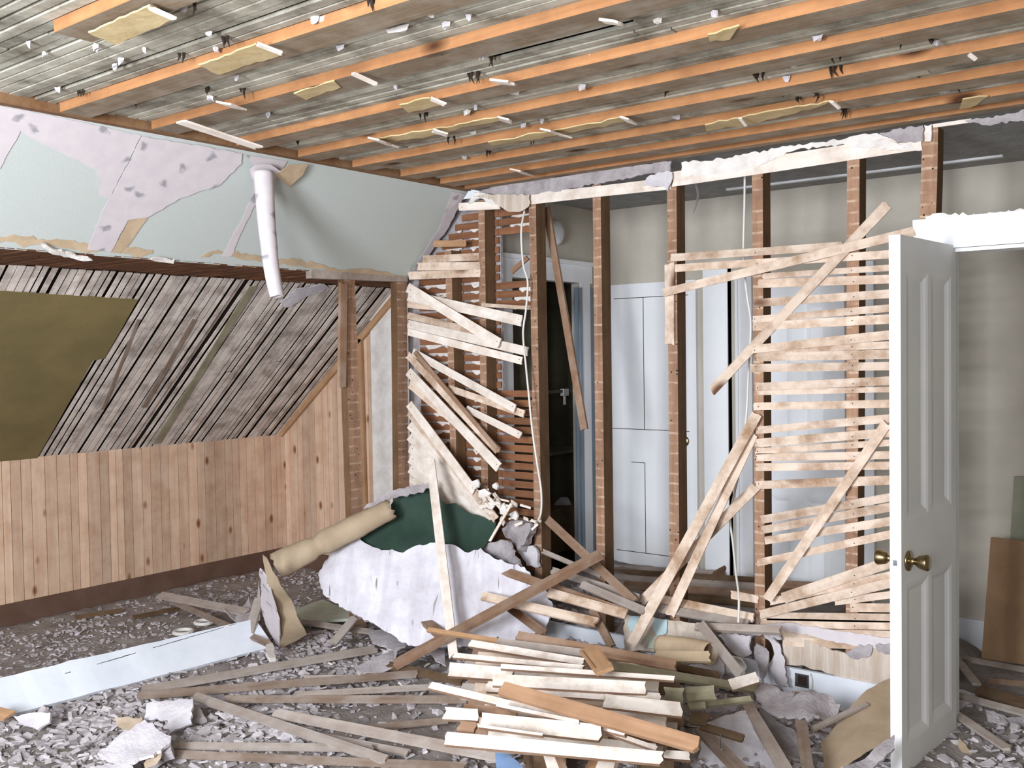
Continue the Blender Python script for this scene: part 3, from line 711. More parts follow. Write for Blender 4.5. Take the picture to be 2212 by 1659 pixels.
for i, (z, xl) in enumerate(reversed(rows)):
    w = .0375
    a, b = Vector((xl, YB, z)), Vector((xm, YB, z + random.uniform(-.003, .003)))
    if b.x - a.x > .06:
        o = plank('back_lath', a, b, w, .007, M['backlath'], Vector((0, -1, 0)), rag=.003, seg=4)
        tag(o, ORD[i] + ' brown back lath down behind the leaning laths' if i < 30 else ['lowest', 'second lowest', 'third lowest', 'fourth lowest', 'fifth lowest', 'sixth lowest', 'seventh lowest', 'eighth lowest', 'ninth lowest', 'tenth lowest', 'eleventh lowest'][nR - 1 - i] + ' brown back lath behind the leaning laths', 'lath', G2)
        for s0, s1 in ((-4.06, -3.74), (-3.68, -3.5)):
            if s1 > xl + .04 and random.random() < .85:
                a0 = max(s0, xl + .02); c_ = a0 + random.uniform(0, .35) * (s1 - a0) if s0 < -4 else a0
                keys(kb, c_, s1, z - .019 - .006, YB)
    hole = (1.42 < z < 1.86) or (2.02 < z < 2.24)
    if not hole:
        a, b = Vector((xm, YB, z)), Vector((XB1 - .02, YB, z + random.uniform(-.003, .003)))
        o = plank('back_lath', a, b, w, .007, M['backlath'], Vector((0, -1, 0)), rag=.003, seg=4)
        tag(o, (ORD[i] + ' brown lath down in the bay behind the white cable') if i < 30 else ['lowest', 'second lowest', 'third lowest', 'fourth lowest', 'fifth lowest', 'sixth lowest', 'seventh lowest', 'eighth lowest', 'ninth lowest', 'tenth lowest', 'eleventh lowest'][nR - 1 - i] + ' brown lath in the bay behind the white cable', 'lath', G2)
        if random.random() < (.5 if z > 1.8 else .0): keys(kb, XB1 - .2 + random.uniform(-.06, .04), XB1 - .02, z - .025, YB)
o = obj('plaster_keys', kb, M['plasterw']); tag(o, 'white plaster squeezed out between the brown back laths', 'plaster', kind='stuff')
bm = bmesh.new(); box(bm, (-4.2, YB + .012, .3), (-3.47, YB + .03, 2.5)); struct('wall_lath_backing', bm, M['plasterg'])
# sound plaster at the foot of that wall
# ------------------------------------------------------------------ laths hanging from the corner stud
cA = Crop(740, 380, 560 / 2212); cB = Crop(740, 760, 560 / 2020)
LEFT = [(cA(990, 265), cA(1350, 250), 17, 0, 0, 'lath under the torn paper at the head of the brown laths', 'lathw'),
 (cA(770, 580), cA(1060, 575), 14, 0, 0, 'short orange lath stub under the slope edge', 'latho'),
 (cA(680, 712), cA(1172, 690), 16, 0, 0, 'upper of three level laths beside the slope foot', 'lath'),
 (cA(640, 775), cA(1182, 765), 17, 0, 0, 'middle of three level laths beside the slope foot', 'lath'),
 (cA(560, 852), cA(1182, 828), 17, 0, 0, 'lower of three level laths beside the slope foot', 'lath'),
 (cA(555, 950), cA(1345, 1435), 21, .05, .06, 'lath slanting from the header end across the other hanging laths', 'lathw'),
 (cA(555, 1020), cA(1535, 1238), 23, .02, .03, 'broad doubled lath drooping just under the level laths', 'lathw'),
 (cA(556, 1085), cA(860, 1115), 20, .0, .01, 'short lath stub still level under the drooping ones', 'lath'),
 (cA(556, 1190), cA(1200, 1345), 15, .0, .02, 'thin drooping lath ending behind the slanting one', 'lath'),
 (cA(556, 1262), cA(1588, 1500), 19, .02, .03, 'long drooping lath reaching almost to the cable', 'lathw'),
 (cA(556, 1330), cA(1540, 1580), 16, .03, .04, 'lowest of the gently drooping laths', 'lathw'),
 (cA(1180, 1100), cA(1612, 1128), 8, 0, 0, 'thin lath edge touching the cable stud', 'lath'),
 (cB(545, 0), cB(1350, 445), 17, .02, .04, 'drooping lath at half slope, uppermost of the steep group', 'lathw'),
 (cB(820, 280), cB(1420, 485), 15, .0, .015, 'short drooping lath crossing under the half-slope one', 'lath'),
 (cB(960, 440), cB(1395, 655), 15, .01, .02, 'short drooping lath in front of the knee-high brown laths', 'lathw'),
 (cB(505, 20), cB(1215, 775), 15, .03, .05, 'steep lath in the middle of the collapsed bundle, in shade', 'lath'),
 (cB(560, 0), cB(1225, 780), 9, .045, .06, 'thin steep lath beside the bundle, edge on', 'lathb'),
 (cB(510, 150), cB(1222, 905), 19, .06, .08, 'bright steep lath on the outside of the bundle', 'lathw'),
 (cB(520, 245), cB(900, 560), 18, .04, .055, 'steep lath tucked under the bright one', 'lath'),
 (cB(515, 400), cB(1030, 1090), 17, 0.078, 0.128, 'upper lath of the lowest sagging fan', 'lathw'),
 (cB(515, 470), cB(1200, 1310), 15, 0.069, 0.119, 'long lath of the sagging fan, ending in splinters', 'lath'),
 (cB(520, 560), cB(1150, 1230), 20, 0.060, 0.110, 'third lath of the sagging fan', 'lathw'),
 (cB(525, 640), cB(1170, 1290), 26, 0.051, 0.101, 'fourth lath of the sagging fan, wide and whitewashed', 'lathw'),
 (cB(525, 730), cB(1140, 1285), 27, 0.042, 0.092, 'fifth lath of the sagging fan', 'lathw'),
 (cB(525, 810), cB(1090, 1270), 27, 0.033, 0.083, 'sixth lath of the sagging fan', 'lathw'),
 (cB(525, 890), cB(1040, 1250), 27, 0.024, 0.074, 'seventh lath of the sagging fan', 'lathw'),
 (cB(525, 965), cB(960, 1200), 27, 0.015, 0.065, 'eighth lath of the sagging fan', 'lathw'),
 (cB(525, 1030), cB(900, 1180), 24, 0.006, 0.056, 'lowest lath of the sagging fan, over the green sheet', 'lathw')]
for p, q, w, l0, l1, lb, mt in LEFT:
    o = strip(lb, p, q, w, Y(YF - l0), Y(YF - l1), M[mt], group='laths hanging from the corner stud', n=Vector((.1, -1, .05)), twist=random.uniform(-.2, .2)); L = (at(*q, Y(YF - l1)) - at(*p, Y(YF - l0))).length
    o.data.update(); nails(o, [(L / 2 - .025, .004), (-L / 2 + .03, -.003)])
strip('long white board leaning over the green sheet and plaster slab', (929, 985), (981, 1425), 19, Y(4.0), Y(3.53), M['lathw'], 'board', 'board', t=.012, n=Vector((.3, -.8, .5)), rag=.03)
strip('brown board hanging aslant in the hall behind the studs', (1180, 446), (1263, 930), 14, Y(4.42), Y(4.40), M['lathb'], 'board', 'board', t=.015, n=Vector((0, -1, 0)))
strip('short brown brace across the opening behind the cable', (1104, 588), (1142, 555), 10, Y(4.38), Y(4.38), M['lathb'], 'board', 'board', t=.012, n=Vector((0, -1, 0)))

# ------------------------------------------------------------------ torn wallpaper on the slope
c1 = Crop(0, 0, 740 / 2192)
def paper(lb, pts, mat='lilac', lift=.003, **k):
    k.setdefault('amp', 1.5)
    o = sheet('wallpaper', pts, slope_lift(lift), M[mat], .0015, step=10, grid=22, **k); return tag(o, lb, 'wallpaper', 'wallpaper left on the slope')
paper('lilac flowered wallpaper along the top of the slope, cracked in the middle', c1.pts((-60, 670), (150, 705), (500, 775), (905, 870), (830, 1020), (700, 1270), (645, 1260), (620, 1100), (520, 1040), (290, 930), (130, 840), (70, 950), (0, 1080), (-60, 1100)))
paper('large lilac wallpaper piece with grey flowers running down to the torn foot', c1.pts((910, 875), (1200, 920), (1550, 985), (1545, 1050), (1400, 1190), (1150, 1270), (960, 1385), (820, 1410), (710, 1615), (560, 1600), (650, 1360), (705, 1268)), lift=.006)
paper('lilac wallpaper scrap behind the hanging curl', c1.pts((1570, 990), (1840, 1030), (1740, 1190), (1620, 1330), (1480, 1640), (1420, 1640), (1530, 1440), (1620, 1250), (1640, 1080)), lift=.004)
paper('tan paper sliver beside the large lilac piece', c1.pts((825, 1410), (950, 1385), (830, 1560), (760, 1620), (715, 1615)), 'tan', .004)
paper('lilac wallpaper edge along the partition end of the slope', [(1006, 420), (978, 415), (965, 445), (950, 490), (925, 530), (900, 570), (882, 602), (905, 585), (935, 540), (970, 490)], lift=.004)
paper('tan torn backing along the foot of the slope by the paper curl', [(430, 556), (470, 548), (520, 560), (560, 566), (640, 575), (700, 582), (742, 590), (742, 583), (640, 560), (560, 553), (470, 540)], 'tan', .003, amp=4)
paper('tan torn backing along the foot of the slope, farthest from the partition', [(-20, 524), (30, 522), (50, 535), (80, 528), (170, 540), (185, 548), (240, 540), (300, 556), (330, 548), (330, 540), (180, 524), (60, 512), (-20, 510)], 'tan', .003, amp=4)
paper('tan patch at the header end of the slope', [(700, 588), (780, 580), (878, 598), (870, 606), (760, 604), (672, 594)], 'tan', .004, amp=3)
flake('plaster_remnant', 'pale plaster tongue hanging from the torn foot of the slope', [(88, 528), (110, 536), (150, 548), (180, 556), (200, 562), (170, 563), (140, 558), (105, 545)], pl=slope_lift(.03), mat='plasterw', thick=.012)
flake('paper_scrap', 'white torn paper dangling at the foot of the slope', [(323, 560), (350, 556), (372, 562), (376, 558), (374, 568), (345, 567)], pl=slope_lift(.02), mat='plasterw', cat='paper', thick=.003)
flake('plaster_patch', 'smooth plaster patch on the lower slope behind the paper curl', [(606, 655), (640, 625), (700, 612), (712, 622), (690, 632), (650, 645), (628, 662), (615, 664)], pl=('P', LA + LN * .008, LN), mat='plaster', thick=.006)
def curl():
    """a strip of wallpaper peeled off and rolled into a hanging tube"""
    d = 4.86; px = [(568, 372), (571, 420), (574, 470), (579, 520), (583, 560), (590, 605), (598, 641)]
    base = at(568, 372, slope_lift(.03)); D = (base - CAM).dot(FW); pts = [CAM + ray(*p) * (D - .004 * i) for i, p in enumerate(px)]
    pts = spline(pts, 5); bm = bmesh.new(); rings = []
    for i, p in enumerate(pts):
        t = (pts[min(i + 1, len(pts) - 1)] - pts[max(i - 1, 0)]).normalized(); u = RT - t * RT.dot(t); u.normalize(); v = t.cross(u); s = i / (len(pts) - 1)
        r = .048 - .014 * s; row = []
        for k in range(19):
            a = math.radians(-60 + 420 * k / 18); q = r * (1 - .18 * k / 18)
            row.append(bm.verts.new(p + u * math.cos(a) * q + v * math.sin(a) * q))
        rings.append(row)
    for a, b in zip(rings, rings[1:]):
        for k in range(18): bm.faces.new((a[k], a[k + 1], b[k + 1], b[k]))
    o = obj('wallpaper_curl', bm, M['lilac'], smooth=True); m = o.modifiers.new('thickness', 'SOLIDIFY'); m.thickness = .0015
    tag(o, 'peeled wallpaper rolled into a tube hanging down the slope', 'wallpaper')
    fl = sheet('flap', c1.pts((1600, 1090), (1640, 1060), (1730, 1050), (1790, 1090), (1740, 1180), (1715, 1230), (1640, 1230)), slope_lift(.028), M['lilac'], .0015, 1, 12, .02, 5, parent=None, grid=12)
    fl.parent = o; fl.matrix_parent_inverse = o.matrix_basis.inverted()
    t = sheet('tan_flap', c1.pts((1760, 1120), (1840, 1050), (1975, 1050), (1940, 1120), (1845, 1195)), slope_lift(.03), M['tan'], .0015, 1, 12, .02, 5, grid=12)
    t.parent = o; t.matrix_parent_inverse = o.matrix_basis.inverted(); t['label'] = 'tan torn back of the peeled paper'
curl()

# ------------------------------------------------------------------ ceiling scraps
def rect_patch(lb, pts, dz=.034):
    o = sheet('ceiling_scrap', pts, Z(ZC + .03 - dz), M['tanceil'], .005, 2, 14, .006, 8, grid=30); tag(o, lb, 'board')
rect_patch('tan board scrap beside the broken joist', c1.pts((565, 210), (960, 45), (1130, 120), (740, 285)), .045)
rect_patch('tan board scrap on the ceiling above the lilac paper', c1.pts((1270, 420), (1640, 285), (1800, 350), (1400, 480)))
rect_patch('tan board scrap on the ceiling over the hanging splinter', c1.pts((1880, 600), (2140, 520), (2180, 560), (1960, 640)))
rect_patch('tan board scrap past the dark ceiling slot', c2.pts((365, 670), (560, 630), (650, 670), (420, 720)))
rect_patch('long tan scrap edging the fifth joist', c2.pts((220, 890), (580, 830), (1000, 750), (1010, 770), (600, 860), (250, 920)))
rect_patch('long tan scrap edging the joist near the partition', c2.pts((930, 910), (1320, 840), (1780, 755), (1800, 785), (1350, 870), (950, 935)))
rect_patch('tan scrap by the middle of the ceiling near the partition', c3.pts((150, 800), (380, 755), (430, 740), (960, 650), (860, 690), (420, 800), (160, 840)))
rect_patch('tan scrap high up toward the door side of the ceiling', c3.pts((170, 215), (370, 170), (310, 250), (180, 265)))
rect_patch('tan scrap on the ceiling right above the doorway', c3.pts((1800, 640), (1960, 620), (1850, 690), (1780, 700)))
strip('long white splinter hanging from the ceiling over the slope', (388, 262), (562, 320), 10, Z(ZC - .03), Z(ZC - .08), M['lathw'], 'splinter', 'splinter', rag=.02)
SPL = [((317, 14), (380, 42)), ((553, 94), (613, 117)), ((760, 158), (815, 183)), ((928, 212), (964, 227)), ((1075, 255), (1108, 264)), ((932, 281), (968, 292)), ((812, 304), (842, 311)),
       ((1343, 256), (1370, 264)), ((1187, 285), (1215, 291)), ((480, 225), (520, 232)), ((1115, 370), (1142, 376)), ((1598, 254), (1612, 272)), ((1795, 218), (1815, 235)), ((2090, 115), (2110, 130)), ((1062, 175), (1108, 180)), ((1300, 45), (1340, 50))]
for k, (p, q) in enumerate(SPL):
    strip('pale splinter of wood dangling from the bare ceiling', p, q, 6, Z(ZC - .01), Z(ZC - .03), M['lathw'], 'splinter', 'splinter', group='splinters dangling from the ceiling', rag=.01)
def scraps(name, lb, cat, grp, spots, mat, sz, z):
    for (px, py) in spots:
        c = at(px, py, Z(z)); bm = bmesh.new(); n = 6; s = sz * random.uniform(.5, 1.3); el = random.uniform(1.2, 2.6)
        top = []; bot = []
        for k in range(n):
            a = 2 * math.pi * k / n + random.uniform(-.3, .3); r = s * random.uniform(.6, 1.2)
            top.append(bm.verts.new((c.x + math.cos(a) * r * el, c.y + math.sin(a) * r, c.z + random.uniform(0, .006)))); bot.append(bm.verts.new((c.x + math.cos(a) * r * el * .8, c.y + math.sin(a) * r * .8, c.z - random.uniform(.004, .018))))
        bm.faces.new(top); bm.faces.new(bot)
        for k in range(n): bm.faces.new((top[k], top[(k + 1) % n], bot[(k + 1) % n], bot[k]))
        tag(obj(name, bm, M[mat]), lb, cat, grp)
random.seed(11)
rnd = []
while len(rnd) < 46:
    x, y = random.uniform(60, 2200), random.uniform(10, 400)
    if y < 190 + .2 * x - 20 and y < 400 - .16 * (x - 1020) - 25: rnd.append((x, y))
scraps('plaster_flake', 'small white plaster flake clinging to the bare ceiling', 'plaster', 'flakes clinging to the ceiling', rnd, 'plaster', .009, ZC + .03)
for k, p in enumerate([(1420, 42), (930, 25), (1010, 240), (860, 62), (1285, 120), (1110, 195), (1020, 286), (1500, 85)]):
    scraps('plaster_flake', 'larger white plaster flake on the bare ceiling', 'plaster', 'larger flakes on the ceiling', [p], 'plasterw', .017, ZC + .03)
SOOT = [(390, 122), (490, 82), (175, 200), (455, 196), (530, 196), (640, 310), (950, 98), (1060, 128), (1015, 163), (1035, 160), (1265, 202), (915, 250), (975, 300), (1155, 300), (1440, 200), (1640, 165), (1632, 160), (1740, 178), (1798, 125), (1805, 150), (1718, 215), (1705, 195), (1820, 240), (1940, 92), (2012, 88), (1905, 65), (1180, 378), (1055, 330), (800, 5), (420, 10), (290, 220), (1640, 300), (1770, 205), (2060, 190), (1380, 125)]
for (px, py) in SOOT:
    c = at(px, py, Z(ZC + .025)); bm = bmesh.new()
    for j in range(random.choice((2, 3, 3))):
        b = c + Vector((random.uniform(-.02, .02), random.uniform(-.008, .008), .01)); L = random.uniform(.012, .042)
        tube(bm, [b, b + Vector((random.uniform(-.006, .006), 0, -L * .5)), b + Vector((random.uniform(-.01, .01), 0, -L))], .005, 5, [.006, .004, .001])
    tag(obj('soot_tuft', bm, M['grille']), 'black dust tuft hanging between the ceiling joists', 'dust', 'dust tufts on the ceiling')

# ------------------------------------------------------------------ floor rubble
def gh(x, y):
    """height of the plaster rubble over the boards"""
    h = .035 + .018 * noise.noise(Vector((x * 2.2, y * 2.2, 0))) + .012 * noise.noise(Vector((x * 7, y * 7, 3)))
    if x < -4.35: h = .03 + .014 * noise.noise(Vector((x * 3, y * 3, 5)))
    h += .04 * math.exp(-((x + 1.85) ** 2 / .12 + (y - 3.6) ** 2 / .1))
    h += .05 * math.exp(-((x + 2.6) ** 2 / .5 + (y - 3.9) ** 2 / .2))
    if y > YP - .15 and -3.5 < x < -1.2: h += .20 * min(1, (y - YP + .1) / .45) * min(1, (-1.2 - x) / .1)
    if x > -1.75 and x < -1.1 and y > 3.9: h *= .35
    return max(.004, h)
random.seed(5)
def rubble_bed():
    bm = bmesh.new(); st = .045; nx, ny = int(5.82 / st), int(4.89 / st); g = []
    for i in range(nx + 1):
        g.append([bm.verts.new((-5.97 + i * st, .6 + j * st, gh(-5.97 + i * st, .6 + j * st) + random.uniform(-.005, .005))) for j in range(ny + 1)])
    for i in range(nx):
        for j in range(ny): bm.faces.new((g[i][j], g[i + 1][j], g[i + 1][j + 1], g[i][j + 1]))
    for v in [v for v in bm.verts if (v.co.x < -3.6 and v.co.y > 4.79)]: bm.verts.remove(v)
    o = obj('rubble_bed', bm, M['dust'], smooth=True); tag(o, 'grey bed of plaster dust covering the floor', 'debris', kind='stuff')
rubble_bed()
def chip(bm, c, s, flat=.5):
    R = Matrix.Rotation(random.uniform(0, 6.3), 3, 'Z') @ Matrix.Rotation(random.gauss(0, .35), 3, 'X') @ Matrix.Rotation(random.gauss(0, .35), 3, 'Y')
    n = random.choice((4, 5, 6)); top = []; bot = []; el = random.uniform(1, 1.8); h = s * flat * random.uniform(.5, 1.2)
    for k in range(n):
        a = 2 * math.pi * k / n + random.uniform(-.35, .35); r = s * random.uniform(.65, 1.1)
        top.append(bm.verts.new(c + R @ Vector((math.cos(a) * r * el * .85, math.sin(a) * r * .85, h / 2 * random.uniform(.7, 1.3))))); bot.append(bm.verts.new(c + R @ Vector((math.cos(a) * r * el, math.sin(a) * r, -h / 2))))
    bm.faces.new(top); bm.faces.new(bot[::-1])
    for k in range(n): bm.faces.new((top[k], bot[k], bot[(k + 1) % n], top[(k + 1) % n]))
def crumbs():
    bm = bmesh.new(); n = 0
    while n < 9500:
        x, y = random.uniform(-5.9, -.2), random.uniform(1.0, 4.75)
        q, z = proj(Vector((x, y, .05)))
        if z < 2 or not (-40 < q.x < 2260 and 1150 < q.y < 1700): continue
        back = x < -4.35
        dens = .45 if back else (.95 if q.x < 700 and q.y > 1390 else .55)
        if q.x > 700 and q.x < 1000 and q.y > 1520: dens = .2
        dens *= .35 + .9 * max(0, noise.noise(Vector((x * 2.5, y * 2.5, 9))) + .4)
        if random.random() > dens: continue
        s = random.choice((.006, .008, .010, .012, .016, .022)) * (.75 if back else 1.15)
        if not back and q.x < 700 and q.y > 1480: s *= 1.15
        chip(bm, Vector((x, y, gh(x, y) + s * .25)), s); n += 1
    o = obj('crumbs', bm, M['rubble']); tag(o, 'broken plaster crumbs strewn all over the floor', 'rubble', kind='stuff')
crumbs()
def chunks(lb, grp, n, box_, s0, s1, mat):
    k = 0; tries = 0
    while k < n and tries < 4000:
        tries += 1
        px, py = random.uniform(box_[0], box_[2]), random.uniform(box_[1], box_[3]); c = at(px, py, Z(.06))
        s = random.uniform(s0, s1); bm = bmesh.new(); chip(bm, Vector((c.x, c.y, gh(c.x, c.y) + s * .3)), s, .45)
        tag(obj('plaster_chunk', bm, M[mat]), lb, 'plaster', grp); k += 1
chunks('fist-sized broken plaster lump in the rubble near the fallen skirting', 'plaster lumps by the fallen skirting', 46, (10, 1500, 470, 1650), .018, .034, 'plasterg')
chunks('pale broken plaster lump between the scattered floor laths', 'plaster lumps between the floor laths', 26, (480, 1530, 930, 1640), .014, .028, 'plaster')
chunks('broken plaster lump on the dusty floor before the knee wall', 'plaster lumps before the knee wall', 20, (20, 1390, 420, 1500), .012, .022, 'plasterg')
chunks('white plaster lump at the foot of the torn slab', 'plaster lumps at the slab foot', 18, (700, 1380, 960, 1470), .014, .028, 'plasterw')
chunks('grey plaster lump heaped under the wall outlet', 'plaster lumps under the outlet', 30, (1600, 1500, 1880, 1640), .016, .032, 'plasterg')

# skirting of the removed wall
def skirting():
    a, b = at(-60, 1564, Z(.06)), at(592, 1396, Z(.06)); d = (b - a).normalized(); up = (Vector((0, 0, .62)) + Vector((-.78, .0, 0))).normalized()
    nn = d.cross(up); nn = nn if nn.dot(CAM - a) > 0 else -nn
    bm = bmesh.new(); L = (b - a).length; hgt = .20; n = 24; rows = []
    for i in range(n + 1):
        p = a + d * L * i / n + Vector((0, 0, .006 * noise.noise(Vector((i * .4, 0, 0))))); e = up * (hgt + .008 * noise.noise(Vector((i * .7, 4, 0))))
        rows.append([bm.verts.new(p), bm.verts.new(p + e), bm.verts.new(p + e - nn * .02), bm.verts.new(p - nn * .02)])
    for A, B in zip(rows, rows[1:]):
        for k in range(4): bm.faces.new((A[k], B[k], B[(k + 1) % 4], A[(k + 1) % 4]))
    bm.faces.new(rows[0]); bm.faces.new(rows[-1])
    o = tag(obj('skirting_board', bm, M['whiteboard']), 'long white skirting board tilted on the rubble where the recess wall stood', 'skirting')
    bm = bmesh.new(); m = 40; V = []
    for i in range(m + 1):
        s = .30 + .62 * i / m; p = a + d * L * s + up * (hgt * (.70 + .28 * (i / m)) + .003 * noise.noise(Vector((i * .8, 1, 1)))) + nn * .0006; w = .0014 + .0022 * max(0, noise.noise(Vector((i * .5, 7, 2))))
        V.append((bm.verts.new(p + up * w), bm.verts.new(p - up * w), bm.verts.new(p + up * w - nn * .004), bm.verts.new(p - up * w - nn * .004)))
    for A, B in zip(V, V[1:]):
        for q in ((0, 1), (1, 3), (3, 2), (2, 0)): bm.faces.new((A[q[0]], B[q[0]], B[q[1]], A[q[1]]))
    c = obj('crack', bm, M['grille'], o); c['label'] = 'dark split along the white board'
skirting()

# ------------------------------------------------------------------ collapsed plaster slab, green sheet and peeled backing
c6 = Crop(520, 1020, 700 / 2212)
SL0, SL1, SL2 = at(700, 1400, Z(.10)), at(1180, 1420, Z(.10)), at(1000, 1050, Y(4.12))
SLAB = P(SL0, SL1, SL2); sn = SLAB[2] if SLAB[2].dot(CAM - SL0) > 0 else -SLAB[2]; SLAB = ('P', SL0, sn)
def sl(d): return ('P', SL0 + sn * d, sn)
def belly(w, p): return w - sn * .05 * math.sin(max(0, min(1, (p.x - 780) / 330)) * math.pi) * max(0, min(1, (1200 - p.y) / 150))
o = sheet('green_sheet', c6.pts((800, 380), (805, 500), (900, 560), (1100, 600), (1400, 560), (1560, 590), (1660, 520), (1730, 400), (1745, 340), (1650, 300), (1560, 275), (1460, 205), (1400, 215), (1290, 80), (1180, 140), (1060, 165), (1000, 260), (900, 345)), sl(-.02), M['darkgreen'], .004, 3, 12, .05, 4, fn=belly, grid=14)
tag(o, 'dark green paper sheet showing above the torn edge of the plaster slab', 'paper')
o = sheet('plaster_slab', c6.pts((485, 650), (640, 500), (800, 420), (825, 470), (880, 500), (940, 520), (1010, 535), (1110, 552), (1160, 520), (1220, 495), (1345, 478), (1450, 500), (1555, 555), (1640, 520), (1760, 610), (1940, 655), (2060, 780), (2130, 900), (2085, 1070), (1860, 1150), (1640, 1200), (1400, 1200), (1140, 1180), (960, 1070), (700, 925), (520, 785)), sl(.0), M['slab'], .018, 3, 7, .035, 5, fn=lambda w, p: w - sn * .12 * max(0, min(1, (760 - p.x) / 90)) ** 2, grid=15, back=M['plasterg'])
tag(o, 'big white slab of lath-marked plaster collapsed against the partition', 'plaster')
def roll():
    """kraft backing rolled over along the upper edge of the slab"""
    A, B = at(*c6(225, 640), sl(.16)), at(*c6(1010, 250), sl(.05)); d = (B - A); L = d.length; d.normalize()
    u = (RT - d * RT.dot(d)).normalized(); v = d.cross(u); v = v if v.dot(CAM - A) > 0 else -v; u = d.cross(v); u = u if u.z > 0 else -u
    bm = bmesh.new(); rows = []; n = 26
    for i in range(n + 1):
        s = i / n; r = .068 - .012 * s + .006 * noise.noise(Vector((s * 5, 0, 0))) - (.012 if .34 < s < .42 else 0); row = []
        e0 = random.uniform(-5, 5)
        for k in range(17):
            a = math.radians(-100 + 235 * k / 16 + (e0 if k in (0, 16) else 0))
            ext = random.uniform(0, .02) if i in (0, n) else 0
            row.append(bm.verts.new(A + d * (L * s + ext) + v * math.cos(a) * r + u * math.sin(a) * r * 1.05 - u * .01))
        rows.append(row)
    for a, b in zip(rows, rows[1:]):
        for k in range(16): bm.faces.new((a[k], a[k + 1], b[k + 1], b[k]))
    o = obj('backing_roll', bm, M['kraft'], smooth=True); m = o.modifiers.new('thickness', 'SOLIDIFY'); m.thickness = .004; m.offset = 0
    tag(o, 'brown kraft backing rolled over along the upper edge of the plaster slab', 'paper')
roll()
F0, F1, F2 = at(*c6(155, 590), Z(.62)), at(*c6(270, 1195), Z(.07)), at(*c6(445, 1105), Z(.14))
FLP = P(F0, F1, F2); o = sheet('backing_flap', c6.pts((150, 575), (180, 600), (270, 760), (370, 930), (410, 1020), (450, 1105), (380, 1150), (290, 1190), (270, 1195), (255, 1090), (250, 980), (205, 830), (165, 670)), FLP, M['kraft'], .004, 2, 14, .03, 5, grid=12)
tag(o, 'brown kraft backing flap standing folded beside the skirting end', 'paper')
F3 = at(*c6(60, 980), Z(.25)); FL2 = P(F0, F1, at(*c6(130, 900), Z(.28)) )
o = sheet('plaster_flap', c6.pts((135, 655), (160, 690), (205, 800), (240, 960), (262, 1060), (268, 1195), (240, 1170), (190, 1090), (160, 1000), (140, 850)), FL2, M['lilac'], .006, 2, 12, .01, 5, grid=12)
tag(o, 'white papered plaster flap folded behind the brown backing', 'plaster')
def lay(name, lb, pts, z, mat, cat, thick=.008, bump=.012, tilt=None, amp=2.5, back=None, grid=16):
    pl = Z(z)
    if tilt: c = at(*pts[0], Z(z)); pl = ('P', c, Vector(tilt).normalized())
    return tag(sheet(name, pts, pl, M[mat], thick, amp, 9, bump, 8, grid=grid, back=M[back] if back else None), lb, cat)
lay('paper_scrap', 'lilac paper lying at the foot of the slab', c6.pts((865, 1085), (985, 1062), (1145, 1170), (1060, 1225), (900, 1160)), .11, 'plaster', 'paper', .003, .02)
lay('paper_scrap', 'pale plaster-paper scrap between the crossing brown laths', c6.pts((1170, 1130), (1290, 1100), (1400, 1190), (1400, 1330), (1330, 1290)), .10, 'plaster', 'paper', .004, .02)
lay('paper_scrap', 'crumpled pale paper before the laths at the slab foot', [(765, 1440), (830, 1412), (858, 1400), (850, 1440), (800, 1452), (775, 1460)], .09, 'plaster', 'paper', .003, .03)
lay('fabric_scrap', 'pale torn paper spread by the skirting end', [(470, 1308), (520, 1312), (556, 1290), (560, 1250), (562, 1340), (535, 1372), (515, 1345)], .12, 'plaster', 'paper', .003, .05)
lay('paper_scrap', 'second pale torn paper under the short grey lath', [(520, 1345), (552, 1340), (590, 1395), (560, 1380), (540, 1376)], .09, 'plaster', 'paper', .003, .03)
lay('plaster_chunk', 'white plaster shard under the plaster flap', c6.pts((170, 1175), (215, 1160), (240, 1260), (200, 1270), (170, 1230)), .12, 'plasterw', 'plaster', .02, .01)
o = sheet('paper_edge', c6.pts((1290, 78), (1300, 115), (1190, 160), (1060, 182), (920, 222), (835, 252), (860, 215), (960, 160), (1060, 130), (1180, 100)), sl(.03), M['plasterg'], .006, 4, 8, .03, 6, grid=12); tag(o, 'grey torn edge above the kraft roll, rising to the white leaning board', 'paper')
o = sheet('skirting_offcut', c6.pts((372, 935), (560, 868), (700, 925), (770, 975), (740, 1000), (560, 1010), (420, 1015)), Z(.09), M['greenish'], .015, 1, 20, 0, grid=20); tag(o, 'pale greenish board in the shade under the slab and kraft roll', 'board')
# clump caught at the cable foot
CL = Y(4.16)
flake('plaster_clump', 'grey plaster clump caught beside the foot of the cable', c6.pts((1785, 385), (1850, 330), (1990, 345), (2000, 380), (1965, 460), (1905, 530), (1850, 480), (1800, 450)), pl=CL, mat='plasterg', thick=.05, bump=.05)
flake('paper_roll', 'curled grey plaster paper behind the lath heap', c6.pts((1640, 520), (1700, 480), (1760, 465), (1830, 490), (1900, 580), (1950, 680), (1940, 700), (1840, 660), (1720, 590)), pl=Y(4.08), mat='plasterg', thick=.01, bump=.06)
flake('plaster_remnant', 'pale plaster left at the foot of the cable stud', c6.pts((1880, 520), (1990, 500), (2030, 560), (2030, 650), (1950, 640)), pl=Y(4.2), mat='plaster', thick=.02)
random.seed(3)
for k in range(26):
    x, y = random.uniform(1030, 1150), 0; y = 1075 + (x - 1030) * .45 + random.uniform(-28, 26); a = random.uniform(-.9, 1.2); L = random.uniform(8, 34)
    strip('white splinter in the heap at the lower end of the sagging laths', (x, y), (x + L * math.cos(a), y + L * math.sin(a)), random.uniform(3, 8), Y(4.12 + random.uniform(-.05, .03)), Y(4.12 + random.uniform(-.05, .03)), M['lathw'], 'splinter', 'splinter', group='splinters at the end of the sagging laths', t=.005)
